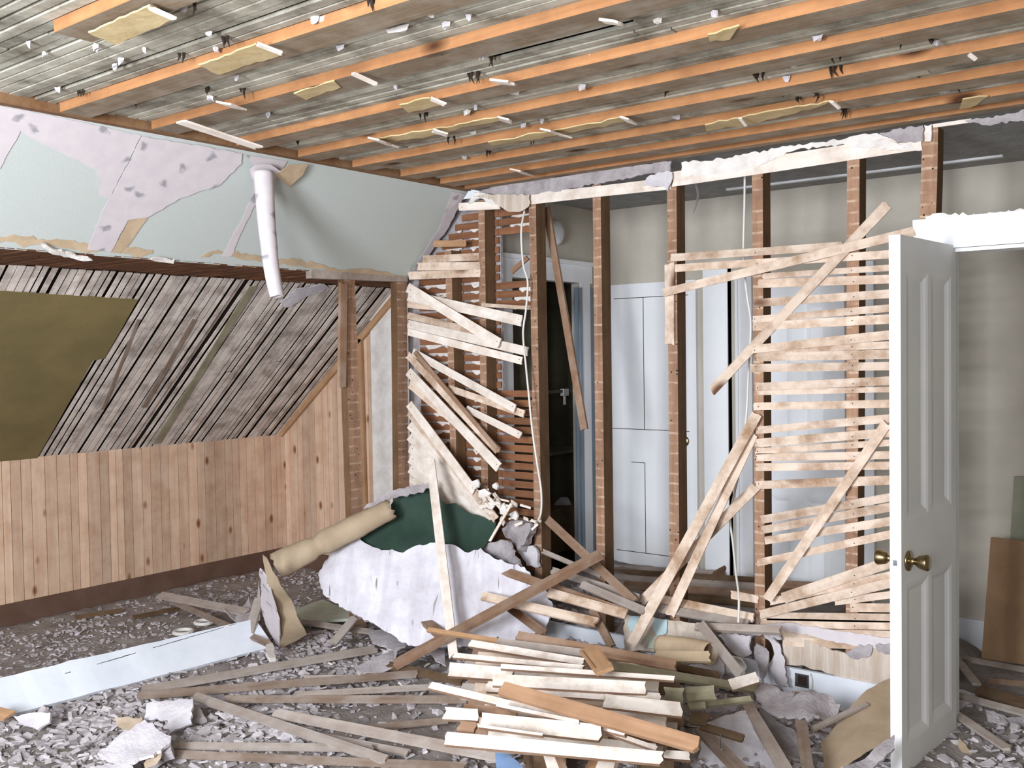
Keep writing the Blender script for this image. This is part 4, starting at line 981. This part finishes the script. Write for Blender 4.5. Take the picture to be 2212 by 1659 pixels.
for k, (x, y, r) in enumerate([(1028, 1045, 10), (1045, 1065, 12), (1060, 1090, 10), (1085, 1100, 12), (1110, 1115, 10), (1070, 1050, 7)]):
    flake('plaster_flake', 'ragged white plaster flake in the splinter heap by the cable', [(x + r * math.cos(t) * random.uniform(.6, 1.3), y + r * math.sin(t) * random.uniform(.6, 1.3)) for t in (0, 1.2, 2.4, 3.6, 4.9)], pl=Y(4.1), mat='plasterw', thick=.012)['group'] = 'ragged flakes in the splinter heap'
strip('thin stick poking up in front of the splinter heap', (1057, 1171), (1106, 1086), 5, Y(4.0), Y(4.02), M['lathw'], 'stick', 'stick', t=.008)

# ------------------------------------------------------------------ heap of boards in front
c4 = Crop(900, 1320, 800 / 2212); c5 = Crop(1300, 1150, 660 / 2151); c3f = Crop(650, 1260, 650 / 2212); c1f = Crop(0, 1150, 700 / 2212); c7 = Crop(1250, 850, 700 / 2111)
NP = Vector((.35, -.6, .72))
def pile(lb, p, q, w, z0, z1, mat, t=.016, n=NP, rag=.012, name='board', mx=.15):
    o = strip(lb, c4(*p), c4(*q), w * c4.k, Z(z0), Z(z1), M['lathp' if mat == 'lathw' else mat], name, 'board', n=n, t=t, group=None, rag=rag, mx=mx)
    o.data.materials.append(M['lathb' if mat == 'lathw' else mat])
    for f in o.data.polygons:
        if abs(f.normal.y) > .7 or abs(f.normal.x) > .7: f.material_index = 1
FILL = [((330, 250), (1500, 330)), ((280, 320), (1560, 390)), ((300, 400), (1580, 470)), ((260, 480), (1600, 560)), ((300, 560), (1600, 640)), ((280, 640), (1560, 720)), ((330, 720), (1500, 790)), ((420, 790), (1480, 860))]
for k, (p, q) in enumerate(FILL):
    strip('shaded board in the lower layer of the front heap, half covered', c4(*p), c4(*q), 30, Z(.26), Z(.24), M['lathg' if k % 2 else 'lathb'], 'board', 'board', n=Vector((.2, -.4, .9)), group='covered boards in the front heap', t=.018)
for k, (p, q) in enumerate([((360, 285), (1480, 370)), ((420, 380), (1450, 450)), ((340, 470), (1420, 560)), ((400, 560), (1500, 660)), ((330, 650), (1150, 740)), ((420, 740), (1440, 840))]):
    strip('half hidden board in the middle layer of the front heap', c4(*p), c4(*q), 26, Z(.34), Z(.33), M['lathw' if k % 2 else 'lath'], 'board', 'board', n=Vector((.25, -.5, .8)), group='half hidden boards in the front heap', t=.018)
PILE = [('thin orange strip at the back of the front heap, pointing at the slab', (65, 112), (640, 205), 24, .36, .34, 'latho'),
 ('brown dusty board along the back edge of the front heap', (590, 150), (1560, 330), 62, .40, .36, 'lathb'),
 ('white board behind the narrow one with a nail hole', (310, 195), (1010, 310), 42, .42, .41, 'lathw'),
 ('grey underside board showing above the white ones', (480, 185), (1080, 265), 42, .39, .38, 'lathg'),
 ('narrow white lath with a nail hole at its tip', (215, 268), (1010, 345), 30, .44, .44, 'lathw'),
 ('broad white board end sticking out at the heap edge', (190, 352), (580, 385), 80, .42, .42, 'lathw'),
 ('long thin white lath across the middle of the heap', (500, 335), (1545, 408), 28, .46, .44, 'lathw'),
 ('pale lath, coloured olive for shade, reaching out of the heap toward the plaster', (1160, 330), (2040, 470), 45, .42, .20, 'lathtan_shade'),
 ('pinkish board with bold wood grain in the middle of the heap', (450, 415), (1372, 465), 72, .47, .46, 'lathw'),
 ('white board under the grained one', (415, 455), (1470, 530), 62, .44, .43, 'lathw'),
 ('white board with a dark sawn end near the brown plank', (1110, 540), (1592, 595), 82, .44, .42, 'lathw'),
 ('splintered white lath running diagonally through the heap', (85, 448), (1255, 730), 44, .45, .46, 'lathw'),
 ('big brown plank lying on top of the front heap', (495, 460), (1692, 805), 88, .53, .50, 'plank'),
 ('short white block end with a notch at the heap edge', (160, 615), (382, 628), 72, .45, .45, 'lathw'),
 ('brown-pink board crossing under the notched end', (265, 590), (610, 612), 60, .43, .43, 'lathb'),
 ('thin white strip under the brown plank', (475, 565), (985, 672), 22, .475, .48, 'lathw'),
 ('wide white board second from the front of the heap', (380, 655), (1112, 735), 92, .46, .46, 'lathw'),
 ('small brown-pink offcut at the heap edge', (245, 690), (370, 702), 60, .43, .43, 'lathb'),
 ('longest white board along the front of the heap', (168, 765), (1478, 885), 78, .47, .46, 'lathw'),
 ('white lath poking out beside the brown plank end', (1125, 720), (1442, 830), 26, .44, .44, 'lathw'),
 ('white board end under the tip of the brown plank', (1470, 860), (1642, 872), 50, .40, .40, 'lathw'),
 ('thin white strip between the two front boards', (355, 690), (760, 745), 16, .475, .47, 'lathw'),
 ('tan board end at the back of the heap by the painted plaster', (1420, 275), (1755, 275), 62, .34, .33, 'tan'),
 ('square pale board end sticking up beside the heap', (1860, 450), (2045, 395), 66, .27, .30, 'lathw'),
 ('board end coloured olive for the shade of the heap', (1470, 505), (1602, 512), 92, .36, .36, 'lathtan_shade'),
 ('pale board end beside the one coloured olive for shade', (1600, 500), (1788, 490), 82, .33, .33, 'lathtan_shade'),
 ('second board end coloured olive for shade, lower and darker', (1610, 540), (1725, 540), 90, .30, .30, 'lathtan_shade'),
 ('pale lath under the board ends, reaching to the plaster', (1640, 570), (2010, 525), 32, .26, .26, 'lathtan_shade'),
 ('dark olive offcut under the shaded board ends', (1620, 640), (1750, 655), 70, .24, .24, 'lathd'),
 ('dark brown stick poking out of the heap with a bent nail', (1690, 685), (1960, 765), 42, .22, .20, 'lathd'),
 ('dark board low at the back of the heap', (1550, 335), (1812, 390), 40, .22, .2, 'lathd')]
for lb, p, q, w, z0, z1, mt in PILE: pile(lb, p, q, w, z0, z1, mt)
def nail(p, d, parent):
    a = at(*p, Z(.22 if p[1] > 1500 else .36)); bm = bmesh.new(); tube(bm, [a, a + d * .5, a + d], .0022, 6); tube(bm, [a + d, a + d * 1.04], .005, 8); obj('nail', bm, M['steel'], parent)
bo = {o['label']: o for o in COL.objects if o.get('label')}
nail(c4(1815, 735), Vector((.012, -.02, -.045)), bo['dark brown stick poking out of the heap with a bent nail'])
nail(c4(488, 192), Vector((.006, -.01, .028)), bo['thin orange strip at the back of the front heap, pointing at the slab'])
strip('short grooved orange moulding lying on the heap', c4(1020, 225), c4(1125, 360), 98 * c4.k, Z(.50), Z(.49), M['latho'], 'moulding', 'moulding', n=NP, t=.014, rag=.001)
o = bpy.data.objects['moulding']; hb = o.data
bm = bmesh.new()
for yy in (-.028, .028): box(bm, (-.09, yy - .004, .006), (.09, yy + .004, .012))
me = bpy.data.meshes.new('groove_bead'); bm.to_mesh(me); bm.free(); g = link('groove_bead', me, M['latho'], None, o.matrix_world.copy()); g.parent = o; g.matrix_parent_inverse = Matrix(); g.matrix_basis = Matrix()
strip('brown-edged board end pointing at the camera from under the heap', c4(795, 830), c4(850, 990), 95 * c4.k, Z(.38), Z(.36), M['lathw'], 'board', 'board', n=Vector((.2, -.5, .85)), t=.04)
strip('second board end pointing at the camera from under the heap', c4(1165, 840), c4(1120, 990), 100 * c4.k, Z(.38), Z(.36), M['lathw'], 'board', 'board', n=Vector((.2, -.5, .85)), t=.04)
strip('brown end of a board beside the second one under the heap', c4(830, 835), c4(890, 985), 45 * c4.k, Z(.385), Z(.37), M['lathb'], 'board', 'board', n=Vector((.2, -.5, .85)), t=.04)
strip('splintery tan board end between the two under the heap', c4(1075, 885), c4(1030, 985), 60 * c4.k, Z(.34), Z(.33), M['latho'], 'board', 'board', n=Vector((.2, -.5, .85)), t=.03)
for k, (p, q) in enumerate([(c4(640, 640), c4(640, 1000)), (c4(1330, 640), c4(1330, 1000))]):     # bearers that carry the heap
    a, b = at(*c4(560 + 700 * k, 560), Z(.12)), at(*c4(700 + 640 * k, 930), Z(.12))
    bm = bmesh.new(); d = (b - a); obox(bm, Vector((a.x, a.y, 0)), d, Vector((.1, .06, 0)), Vector((0, 0, .23)))
    tag(obj('bearer', bm, M['lathd']), 'dark timber bearer under the front heap, ' + ('by the splintered white lath' if k == 0 else 'below the brown plank'), 'timber')
o = sheet('plastic_sheet', c4.pts((468, 835), (520, 840), (600, 900), (680, 990), (480, 1000)), Z(.18), M['blue'], .004, 1, 12, .03, 5, grid=12); tag(o, 'blue plastic corner under the front heap', 'plastic sheet')

# ------------------------------------------------------------------ boards lying about the floor
NF = Vector((.15, -.35, .93))
def fl(lb, p, q, w, mat, z0=.075, z1=.075, n=NF, t=.012, name='board'):
    strip(lb, p, q, w, Z(z0) if not isinstance(z0, tuple) else z0, Z(z1) if not isinstance(z1, tuple) else z1, M[mat], name, 'board', n=n, t=t, rag=.015)
fl('long grey floor board nearest the fallen skirting', (301, 1492), (815, 1401), 14, 'lathg')
fl('long brown floor board meeting the grey one at its tip', (294, 1503), (905, 1455), 13, 'lathdb', .065, .085)
fl('brown floor lath running level toward the front heap', (484, 1510), (1010, 1511), 13, 'lathdb', .08, .09)
fl('pale floor lath slanting toward the camera from the brown tips', (418, 1504), (835, 1643), 19, 'lathg', .095, .085)
fl('second pale floor lath slanting under the heap', (592, 1540), (1085, 1636), 20, 'lathg', .10, .11)
fl('brown-grey floor lath in the front rubble, farther of two', (373, 1611), (810, 1616), 13, 'lathg')
fl('brown-grey floor lath in the front rubble, nearer of two', (373, 1629), (1010, 1656), 14, 'lathdb', .07, .075)
fl('dark floor lath lying on edge by the crossing brown boards', (835, 1437), (1003, 1474), 15, 'lathd', .085, .085)
fl('thin grey floor lath just behind the level brown one', (640, 1500), (932, 1484), 9, 'lathg', .095, .10)
fl('short thin floor lath by the pale paper', (652, 1466), (806, 1463), 9, 'lathg')
fl('thin brown floor lath half sunk in the dust before the heap', (790, 1573), (968, 1556), 10, 'lathdb')
fl('small stained floor lath between the slanting pale ones', (690, 1590), (888, 1628), 13, 'lathg', .06, .06)
fl('long brown board leaning across the slab toward the studs', (850, 1438), (1300, 1196), 17, 'lathb', .10, Y(4.02), t=.02)
fl('short brown board end poking up at the middle of the slab foot', (904, 1328), (968, 1388), 19, 'lathb', .24, .2, t=.02)
fl('brown board leaning on the slab with a broken top', (1024, 1256), (1178, 1370), 15, 'lathb', Y(3.98), Z(.24), t=.015)
fl('upper of two pinkish laths lying on the slab', (1058, 1223), (1352, 1325), 18, 'lathb', Y(4.0), Y(4.0), t=.015, n=Vector((.1, -.7, .7)))
fl('lower of two pinkish laths lying on the slab', (1039, 1287), (1292, 1346), 19, 'lath', Y(3.86), Y(3.9), t=.015, n=Vector((.1, -.7, .7)))
fl('pinkish lath in the lath heap beside the painted plaster', (1180, 1279), (1356, 1328), 20, 'lath', Y(3.95), Y(3.98), n=Vector((.1, -.7, .7)))
fl('brown board slipping from the cable stud into the lath heap', (1181, 1121), (1373, 1302), 19, 'lathb', Y(4.22), Y(4.05), t=.018, n=Vector((.1, -.8, .5)))
fl('light lath in the heap under the brown slipping board', (1255, 1262), (1396, 1322), 17, 'lathg', Y(4.06), Y(4.0), n=Vector((.1, -.7, .7)))
fl('grey-white lath crossing the heap between two studs', (1190, 1232), (1383, 1293), 15, 'lathg', Y(4.18), Y(4.1), n=Vector((.1, -.7, .7)))
fl('thin lath heading down from the slab into the heap', (1170, 1190), (1300, 1245), 9, 'lathg', Y(4.15), Y(4.15), n=Vector((.1, -.7, .7)))
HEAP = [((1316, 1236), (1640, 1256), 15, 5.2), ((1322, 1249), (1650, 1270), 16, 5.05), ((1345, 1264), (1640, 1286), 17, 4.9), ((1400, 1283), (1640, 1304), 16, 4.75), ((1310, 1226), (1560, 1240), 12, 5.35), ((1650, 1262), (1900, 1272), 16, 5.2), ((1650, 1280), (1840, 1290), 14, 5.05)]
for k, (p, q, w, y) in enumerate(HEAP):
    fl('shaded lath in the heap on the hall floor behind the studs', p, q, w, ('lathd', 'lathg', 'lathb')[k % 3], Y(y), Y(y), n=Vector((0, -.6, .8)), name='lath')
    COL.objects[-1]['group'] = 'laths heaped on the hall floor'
fl('pale broken lath under the leaning ones, upper', (1422, 1294), (1632, 1336), 18, 'lath', Y(4.16), Y(4.16), n=Vector((0, -.7, .7)))
fl('pale broken lath under the leaning ones, lower', (1412, 1312), (1618, 1349), 17, 'lathg', Y(4.10), Y(4.12), n=Vector((0, -.7, .7)))
fl('grey board with a dark broken end before the wall foot', (1500, 1354), (1690, 1362), 15, 'lathg', Y(4.03), Y(4.03), t=.02, n=Vector((0, -.7, .7)))
fl('grey board sloping down over the plaster flakes', (1512, 1346), (1603, 1462), 21, 'lathg', Y(3.98), Y(3.75), t=.018, n=Vector((0, -.8, .6)))
fl('brown board standing crooked before the painted plaster', (1278, 1314), (1324, 1402), 17, 'lathb', Y(4.0), Y(3.9), t=.015, n=Vector((0, -.9, .4)))
fl('small brown stick standing up on the hall floor', (1537, 1246), (1567, 1230), 12, 'lathb', Y(4.9), Y(4.9), t=.015)
fl('brown board jutting toward the camera beside the kraft roll', (1722, 1497), (1748, 1690), 25, 'lathdb', .17, .12, t=.02)
fl('grey board jutting toward the camera over the pale slab', (1612, 1520), (1712, 1690), 25, 'lathg', .16, .12, t=.02)
fl('brown board jutting toward the camera from the heap end', (1512, 1575), (1625, 1690), 25, 'lathdb', .17, .13, t=.02)
fl('thin grey lath along the edge of the kraft sheet', (1748, 1578), (1874, 1520), 9, 'lathg', .13, .2)
fl('pale grey lath pointing from the knee wall to the paper', (343, 1285), (530, 1322), 15, 'lathg', .11, .13)
fl('thin brown board under the pale one, slanting to the skirting end', (372, 1299), (580, 1391), 11, 'lathdb', .09, .12)
fl('short grey lath standing against the plaster flap', (562, 1290), (536, 1372), 19, 'lathg', .28, .12, n=Vector((.3, -.9, .3)))
fl('grey lath propped under the slab edge', (768, 1332), (716, 1394), 16, 'lathg', .2, .09, n=Vector((.3, -.7, .6)))
fl('thin pale lath in the shade under the slab', (647, 1343), (808, 1366), 9, 'lathg', .14, .1)
fl('dark thin stick on the dusty floor by the knee wall', (285, 1335), (385, 1314), 6, 'lathd', .05, .05)
fl('dark thin stick lying along the knee wall skirting', (160, 1335), (265, 1318), 6, 'lathd', .05, .05)
fl('brown offcut touching the near end of the white skirting board', (-20, 1535), (24, 1548), 24, 'latho', .12, .1)

# ------------------------------------------------------------------ plaster with paint and paper by the partition foot
PT = at(1300, 1420, Z(.1)); PTP = ('P', PT, Vector((.05, -.85, .5)).normalized())
o = sheet('painted_plaster', c5.pts((165, 578), (260, 588), (370, 600), (520, 625), (722, 645), (745, 700), (762, 770), (742, 830), (500, 840), (300, 835), (160, 830), (150, 700)), PTP, M['streak'], .014, 2, 9, .015, 8, grid=15, back=M['plasterg']); tag(o, 'fallen wall piece with pale blue and green paint patches', 'plaster')
for nm, lb, pts, mt in (('paint_patch', 'pale blue paint patch', ((190, 590), (262, 592), (240, 690), (200, 700), (182, 650)), 'cyan'), ('paint_patch', 'pale blue paint patch', ((372, 605), (462, 618), (455, 715), (390, 728), (360, 690)), 'cyan'), ('paint_patch', 'pale green paint patch', ((310, 735), (470, 720), (520, 760), (500, 825), (330, 820)), 'greenish')):
    n0 = PTP[2]; f = sheet(nm, c5.pts(*pts), ('P', PT + (n0 if n0.dot(CAM - PT) > 0 else -n0) * .012, n0), M[mt], .002, 1.5, 8, .015, 8, grid=15); f.parent = o; f.matrix_parent_inverse = o.matrix_basis.inverted(); f['label'] = lb
a, b = at(*c5(420, 800), Y(3.93)), at(*c5(765, 855), Y(3.86)); bm = bmesh.new(); tube(bm, spline([a, (a + b) / 2 + Vector((0, 0, .005)), b], 6), .05, 16, caps=False)
o = obj('paper_tube', bm, M['tan'], smooth=True); m = o.modifiers.new('thickness', 'SOLIDIFY'); m.thickness = .004; tag(o, 'tan paper rolled into a tube below the painted plaster', 'paper')
WALLP = Y(YP - .012)
def wp(lb, pts, mat, lift=.012, thick=.01, bump=.01, name='plaster_remnant', amp=3): flake(name, lb, pts, lift, mat, thick=thick, bump=bump, amp=amp)
wp('stripped plaster band with vertical glue streaks above the white skirting', [(1690, 1378), (1735, 1382), (1790, 1400), (1850, 1420), (1880, 1398), (1975, 1385), (1975, 1520), (1905, 1492), (1850, 1475), (1790, 1455), (1740, 1440), (1700, 1435), (1690, 1400)], 'streak', .012)
wp('whitewash patch still covering the lowest laths', [(1640, 1350), (1700, 1362), (1800, 1385), (1880, 1400), (1975, 1402), (1975, 1386), (1800, 1362), (1700, 1345)], 'lilac', .016, amp=2)
wp('rounded plaster scab on the streaked band near the door', [(1828, 1412), (1856, 1392), (1884, 1396), (1880, 1416), (1850, 1424)], 'plasterg', .026)
wp('plaster scab beside the door edge above the skirting', [(1890, 1394), (1975, 1384), (1975, 1408), (1920, 1412), (1895, 1408)], 'plasterg', .026)
wp('tallest curled plaster flake, beside the wall outlet', c5.pts((1130, 720), (1180, 740), (1245, 825), (1290, 900), (1310, 975), (1320, 1085), (1240, 1080), (1195, 1000), (1180, 930), (1210, 860), (1180, 790)), 'plaster', .06, bump=.05, name='plaster_flake')
wp('narrow curled plaster flake beside the tallest one', c5.pts((1105, 780), (1170, 850), (1165, 950), (1140, 1070), (1110, 1000), (1075, 900), (1080, 830)), 'plasterg', .12, bump=.05, name='plaster_flake')
wp('broad plaster flake behind the grey sloping board', c5.pts((800, 735), (870, 715), (1050, 722), (1062, 850), (990, 880), (930, 850), (860, 800)), 'plaster', .14, bump=.05, name='plaster_flake')
wp('crumpled plaster flake low under the grey sloping board', c5.pts((880, 860), (990, 890), (1010, 960), (960, 1010), (880, 990), (820, 900)), 'plasterw', .2, bump=.06, name='plaster_flake')
wp('plaster shard between the tan tube and the grey sloping board', c5.pts((752, 800), (800, 830), (860, 930), (845, 1030), (790, 960), (760, 880)), 'plaster', .26, bump=.05, name='plaster_flake')
wp('plaster piece behind the grey board with the dark end', c5.pts((830, 690), (1050, 700), (1240, 712), (1260, 760), (1130, 720), (1050, 740), (860, 730)), 'plaster', .05, bump=.02, name='plaster_flake')
def floorp(lb, pts, z, mat, tilt=(.1, -.35, .9), name='plaster_sheet', thick=.012, bump=.03, amp=3, cat='plaster', back=None): lay(name, lb, pts, z, mat, cat, thick, bump, tilt, amp, back)
floorp('pale plaster sheet lying flat between heap and kraft sheet', c5.pts((730, 1340), (900, 1290), (1010, 1245), (1090, 1330), (1180, 1450), (1300, 1640), (1320, 1720), (650, 1720), (690, 1560), (700, 1420)), .13, 'slab')
floorp('grey plaster sheet at the heap end under the board ends', c5.pts((560, 940), (700, 930), (840, 960), (850, 1040), (700, 1000), (590, 990)), .14, 'plaster')
floorp('crumbling layered plaster in front of the outlet', c5.pts((1060, 1120), (1130, 1080), (1230, 1090), (1360, 1130), (1340, 1180), (1440, 1150), (1560, 1150), (1680, 1220), (1640, 1290), (1480, 1380), (1330, 1330), (1180, 1240), (1090, 1180)), .2, 'plasterg', bump=.07, amp=5)
floorp('second crumbling plaster layer, lower and nearer', c5.pts((1130, 1250), (1300, 1330), (1370, 1400), (1440, 1500), (1400, 1660), (1340, 1700), (1200, 1450), (1110, 1310)), .13, 'plasterg', bump=.05, amp=5)
floorp('small plaster shard beside the brown jutting board', c5.pts((700, 1230), (830, 1190), (1000, 1185), (940, 1230), (840, 1260), (740, 1270)), .15, 'plasterg')
KP = P(at(*c5(1560, 1500), Z(.08)), at(*c5(2030, 1110), Z(.2)), at(*c5(1690, 1690), Z(.06)))
def kb_(w, p): s = max(0, min(1, (p.x - 1780) / 140)); return w + Vector((0, 0, .05 * math.sin(s * 2.6)))
o = sheet('kraft_sheet', c5.pts((1540, 1480), (1640, 1390), (1760, 1290), (1870, 1200), (1990, 1110), (2130, 1050), (2130, 1500), (1900, 1600), (1720, 1720), (1580, 1720), (1560, 1590)), KP, M['kraft'], .005, 2, 14, .03, 4, fn=kb_, grid=16); tag(o, 'big sheet of brown kraft board bent up behind the foot of the open door', 'cardboard')
floorp('grey plaster curl under the kraft sheet near the door foot', c5.pts((1700, 1660), (1820, 1590), (1960, 1500), (2060, 1450), (2060, 1530), (1900, 1640), (1800, 1720), (1690, 1720)), .14, 'plasterg', bump=.04)
# slabs in the front rubble
floorp('broken plaster slab standing up in the front rubble, squarish', c1f.pts((1000, 1165), (1160, 1140), (1312, 1130), (1312, 1310), (1240, 1340), (1165, 1375), (1150, 1290), (980, 1262)), .12, 'plaster', (.2, -.6, .8))
floorp('pointed plaster slab lying before the squarish one', c1f.pts((665, 1500), (800, 1400), (990, 1305), (1170, 1400), (1165, 1440), (1050, 1530), (950, 1550), (850, 1575), (790, 1545)), .12, 'plaster', (.1, -.2, .97))
floorp('rounded grey plaster slab edge beside the squarish one', c1f.pts((1312, 1165), (1370, 1200), (1415, 1285), (1320, 1325)), .10, 'plasterg', (.2, -.5, .85))
floorp('small plaster slab under the fallen skirting', c1f.pts((85, 1245), (200, 1228), (345, 1232), (330, 1290), (240, 1325), (150, 1300)), .10, 'plaster', (.2, -.5, .85))
floorp('pale plaster slab edge at the front of the rubble', c1f.pts((560, 1640), (620, 1590), (720, 1550), (820, 1550), (900, 1590), (780, 1660)), .08, 'plaster')
floorp('folded brownish paper scrap at the front of the rubble', c1f.pts((985, 1590), (1010, 1540), (1110, 1520), (1100, 1560), (1050, 1600), (1000, 1640)), .09, 'paperback', name='paper_scrap', cat='paper', thick=.004)
floorp('tan paper scrap between the plaster slabs', c1f.pts((785, 1275), (970, 1250), (960, 1300), (880, 1340), (800, 1320)), .09, 'paperback', name='paper_scrap', cat='paper', thick=.004)
floorp('olive plaster lump between the pointed slab and the floor lath', c1f.pts((1040, 1460), (1100, 1410), (1165, 1440), (1170, 1490), (1100, 1510)), .12, 'plasterg', thick=.04)
# room beyond the open door
card = sheet('cardboard', [(2140, 1160), (2240, 1172), (2240, 1440), (2120, 1422)], ('P', Vector((-1.1, 5.2, 0)), Vector((-.15, -1, .12)).normalized()), M['card'], .02, .3, 60, grid=40); tag(card, 'sheet of brown cardboard leaning on the wall beyond the doorway', 'cardboard')
sg = sheet('board_sage', [(2190, 1030), (2240, 1030), (2240, 1180), (2181, 1180)], Y(5.46), M['sage'], .02, .3, 60, grid=40); sg.name = 'wall_board'; tag(sg, 'sage green ribbed board standing behind the brown cardboard', 'board')
for lb, p, q, w, mt in [('pale lath on the floor beyond the doorway, by the cardboard foot', (2065, 1422), (2112, 1480), 14, 'lathg'), ('long thin lath on the floor before the cardboard', (2068, 1420), (2230, 1450), 8, 'lathg'), ('grey lath crossing the doorway floor', (2060, 1500), (2230, 1545), 11, 'lathg'), ('pale lath on the doorway floor nearest the open door', (2060, 1540), (2180, 1620), 14, 'lathg'), ('dark lath across the doorway floor', (2110, 1490), (2240, 1530), 22, 'lathd'), ('brown stick on the doorway floor by the cardboard corner', (2130, 1470), (2240, 1480), 8, 'lathb')]:
    fl(lb, p, q, w, mt, .07, .07)
floorp('pale plaster sheet on the doorway floor', [(2064, 1480), (2110, 1500), (2150, 1545), (2175, 1560), (2150, 1580), (2100, 1560), (2064, 1545)], .07, 'plaster')
floorp('brown paper sheet on the doorway floor by the door foot', [(2072, 1590), (2110, 1640), (2150, 1690), (2070, 1690)], .07, 'kraft', name='paper_scrap', cat='paper', thick=.004)
floorp('grey plaster slab beyond the doorway', [(2130, 1540), (2240, 1550), (2240, 1640), (2180, 1640), (2150, 1590)], .06, 'plasterg')

# ------------------------------------------------------------------ cables, outlet, detector, rings, closet
def cable(lb, pts, r=.0055):
    bm = bmesh.new(); tube(bm, spline(pts, 8), r, 8); tag(obj('cable', bm, M['cable'], smooth=True), lb, 'cable')
cable('white cable hanging down the stud by the dark closet doorway', [at(x, y, Y(d)) for x, y, d in ((1133, 455, 4.24), (1126, 500, 4.2), (1130, 570, 4.2), (1140, 610, 4.19), (1136, 670, 4.19), (1130, 720, 4.18), (1136, 790, 4.16), (1142, 850, 4.15), (1150, 930, 4.15), (1160, 1000, 4.14), (1169, 1060, 4.14), (1168, 1110, 4.13), (1155, 1135, 4.15))])
cable('white cable running down behind the leaning laths', [at(x, y, Y(d)) for x, y, d in ((1609, 370, 4.36), (1608, 450, 4.36), (1606, 560, 4.36), (1614, 640, 4.36), (1622, 700, 4.36), (1617, 800, 4.36), (1612, 900, 4.36), (1596, 1020, 4.36), (1578, 1110, 4.34), (1584, 1180, 4.3), (1590, 1240, 4.2), (1596, 1290, 4.1), (1595, 1345, 4.05))])
bm = bmesh.new(); a, b = at(1718, 1453, Y(YP - .021)), at(1748, 1487, Y(YP - .021)); box(bm, (a.x, YP - .026, b.z), (b.x, YP - .018, a.z)); o = tag(obj('outlet', bm, M['steel']), 'old wall outlet let into the white skirting board', 'outlet')
bm = bmesh.new(); a, b = at(1724, 1459, Y(YP - .0265)), at(1742, 1481, Y(YP - .0265)); box(bm, (a.x, YP - .029, b.z), (b.x, YP - .0255, a.z)); obj('socket', bm, M['grille'], o)
bm = bmesh.new(); q = [at(x, y, Y(YP - .03)) for x, y in ((1750, 1455), (1754, 1470), (1753, 1492))]; tube(bm, spline(q, 5), .003, 6); obj('wire', bm, M['cable'], o)
c = at(1197, 503, X(-3.555)); bm = bmesh.new(); lathe(bm, c, Vector((1, 0, 0)), [(0, .075), (.02, .075), (.03, .066), (.034, .03), (.035, 0)], 28); o = tag(obj('smoke_detector', bm, M['white'], smooth=True), 'round white detector on the hall wall above the closet door', 'smoke detector')
for (x, y, lb) in ((396, 1367, 'white ring lying on the dusty floor, nearer the skirting board'), (441, 1346, 'white ring lying on the dusty floor, beside the brown slanting board')):
    c = at(x, y, Z(.055)); bm = bmesh.new(); pts = [c + Vector((math.cos(t) * .05, math.sin(t) * .05, .006)) for t in [2 * math.pi * k / 24 for k in range(25)]]; tube(bm, pts, .011, 8, caps=False); tag(obj('ring', bm, M['cable'], smooth=True), lb, 'ring')
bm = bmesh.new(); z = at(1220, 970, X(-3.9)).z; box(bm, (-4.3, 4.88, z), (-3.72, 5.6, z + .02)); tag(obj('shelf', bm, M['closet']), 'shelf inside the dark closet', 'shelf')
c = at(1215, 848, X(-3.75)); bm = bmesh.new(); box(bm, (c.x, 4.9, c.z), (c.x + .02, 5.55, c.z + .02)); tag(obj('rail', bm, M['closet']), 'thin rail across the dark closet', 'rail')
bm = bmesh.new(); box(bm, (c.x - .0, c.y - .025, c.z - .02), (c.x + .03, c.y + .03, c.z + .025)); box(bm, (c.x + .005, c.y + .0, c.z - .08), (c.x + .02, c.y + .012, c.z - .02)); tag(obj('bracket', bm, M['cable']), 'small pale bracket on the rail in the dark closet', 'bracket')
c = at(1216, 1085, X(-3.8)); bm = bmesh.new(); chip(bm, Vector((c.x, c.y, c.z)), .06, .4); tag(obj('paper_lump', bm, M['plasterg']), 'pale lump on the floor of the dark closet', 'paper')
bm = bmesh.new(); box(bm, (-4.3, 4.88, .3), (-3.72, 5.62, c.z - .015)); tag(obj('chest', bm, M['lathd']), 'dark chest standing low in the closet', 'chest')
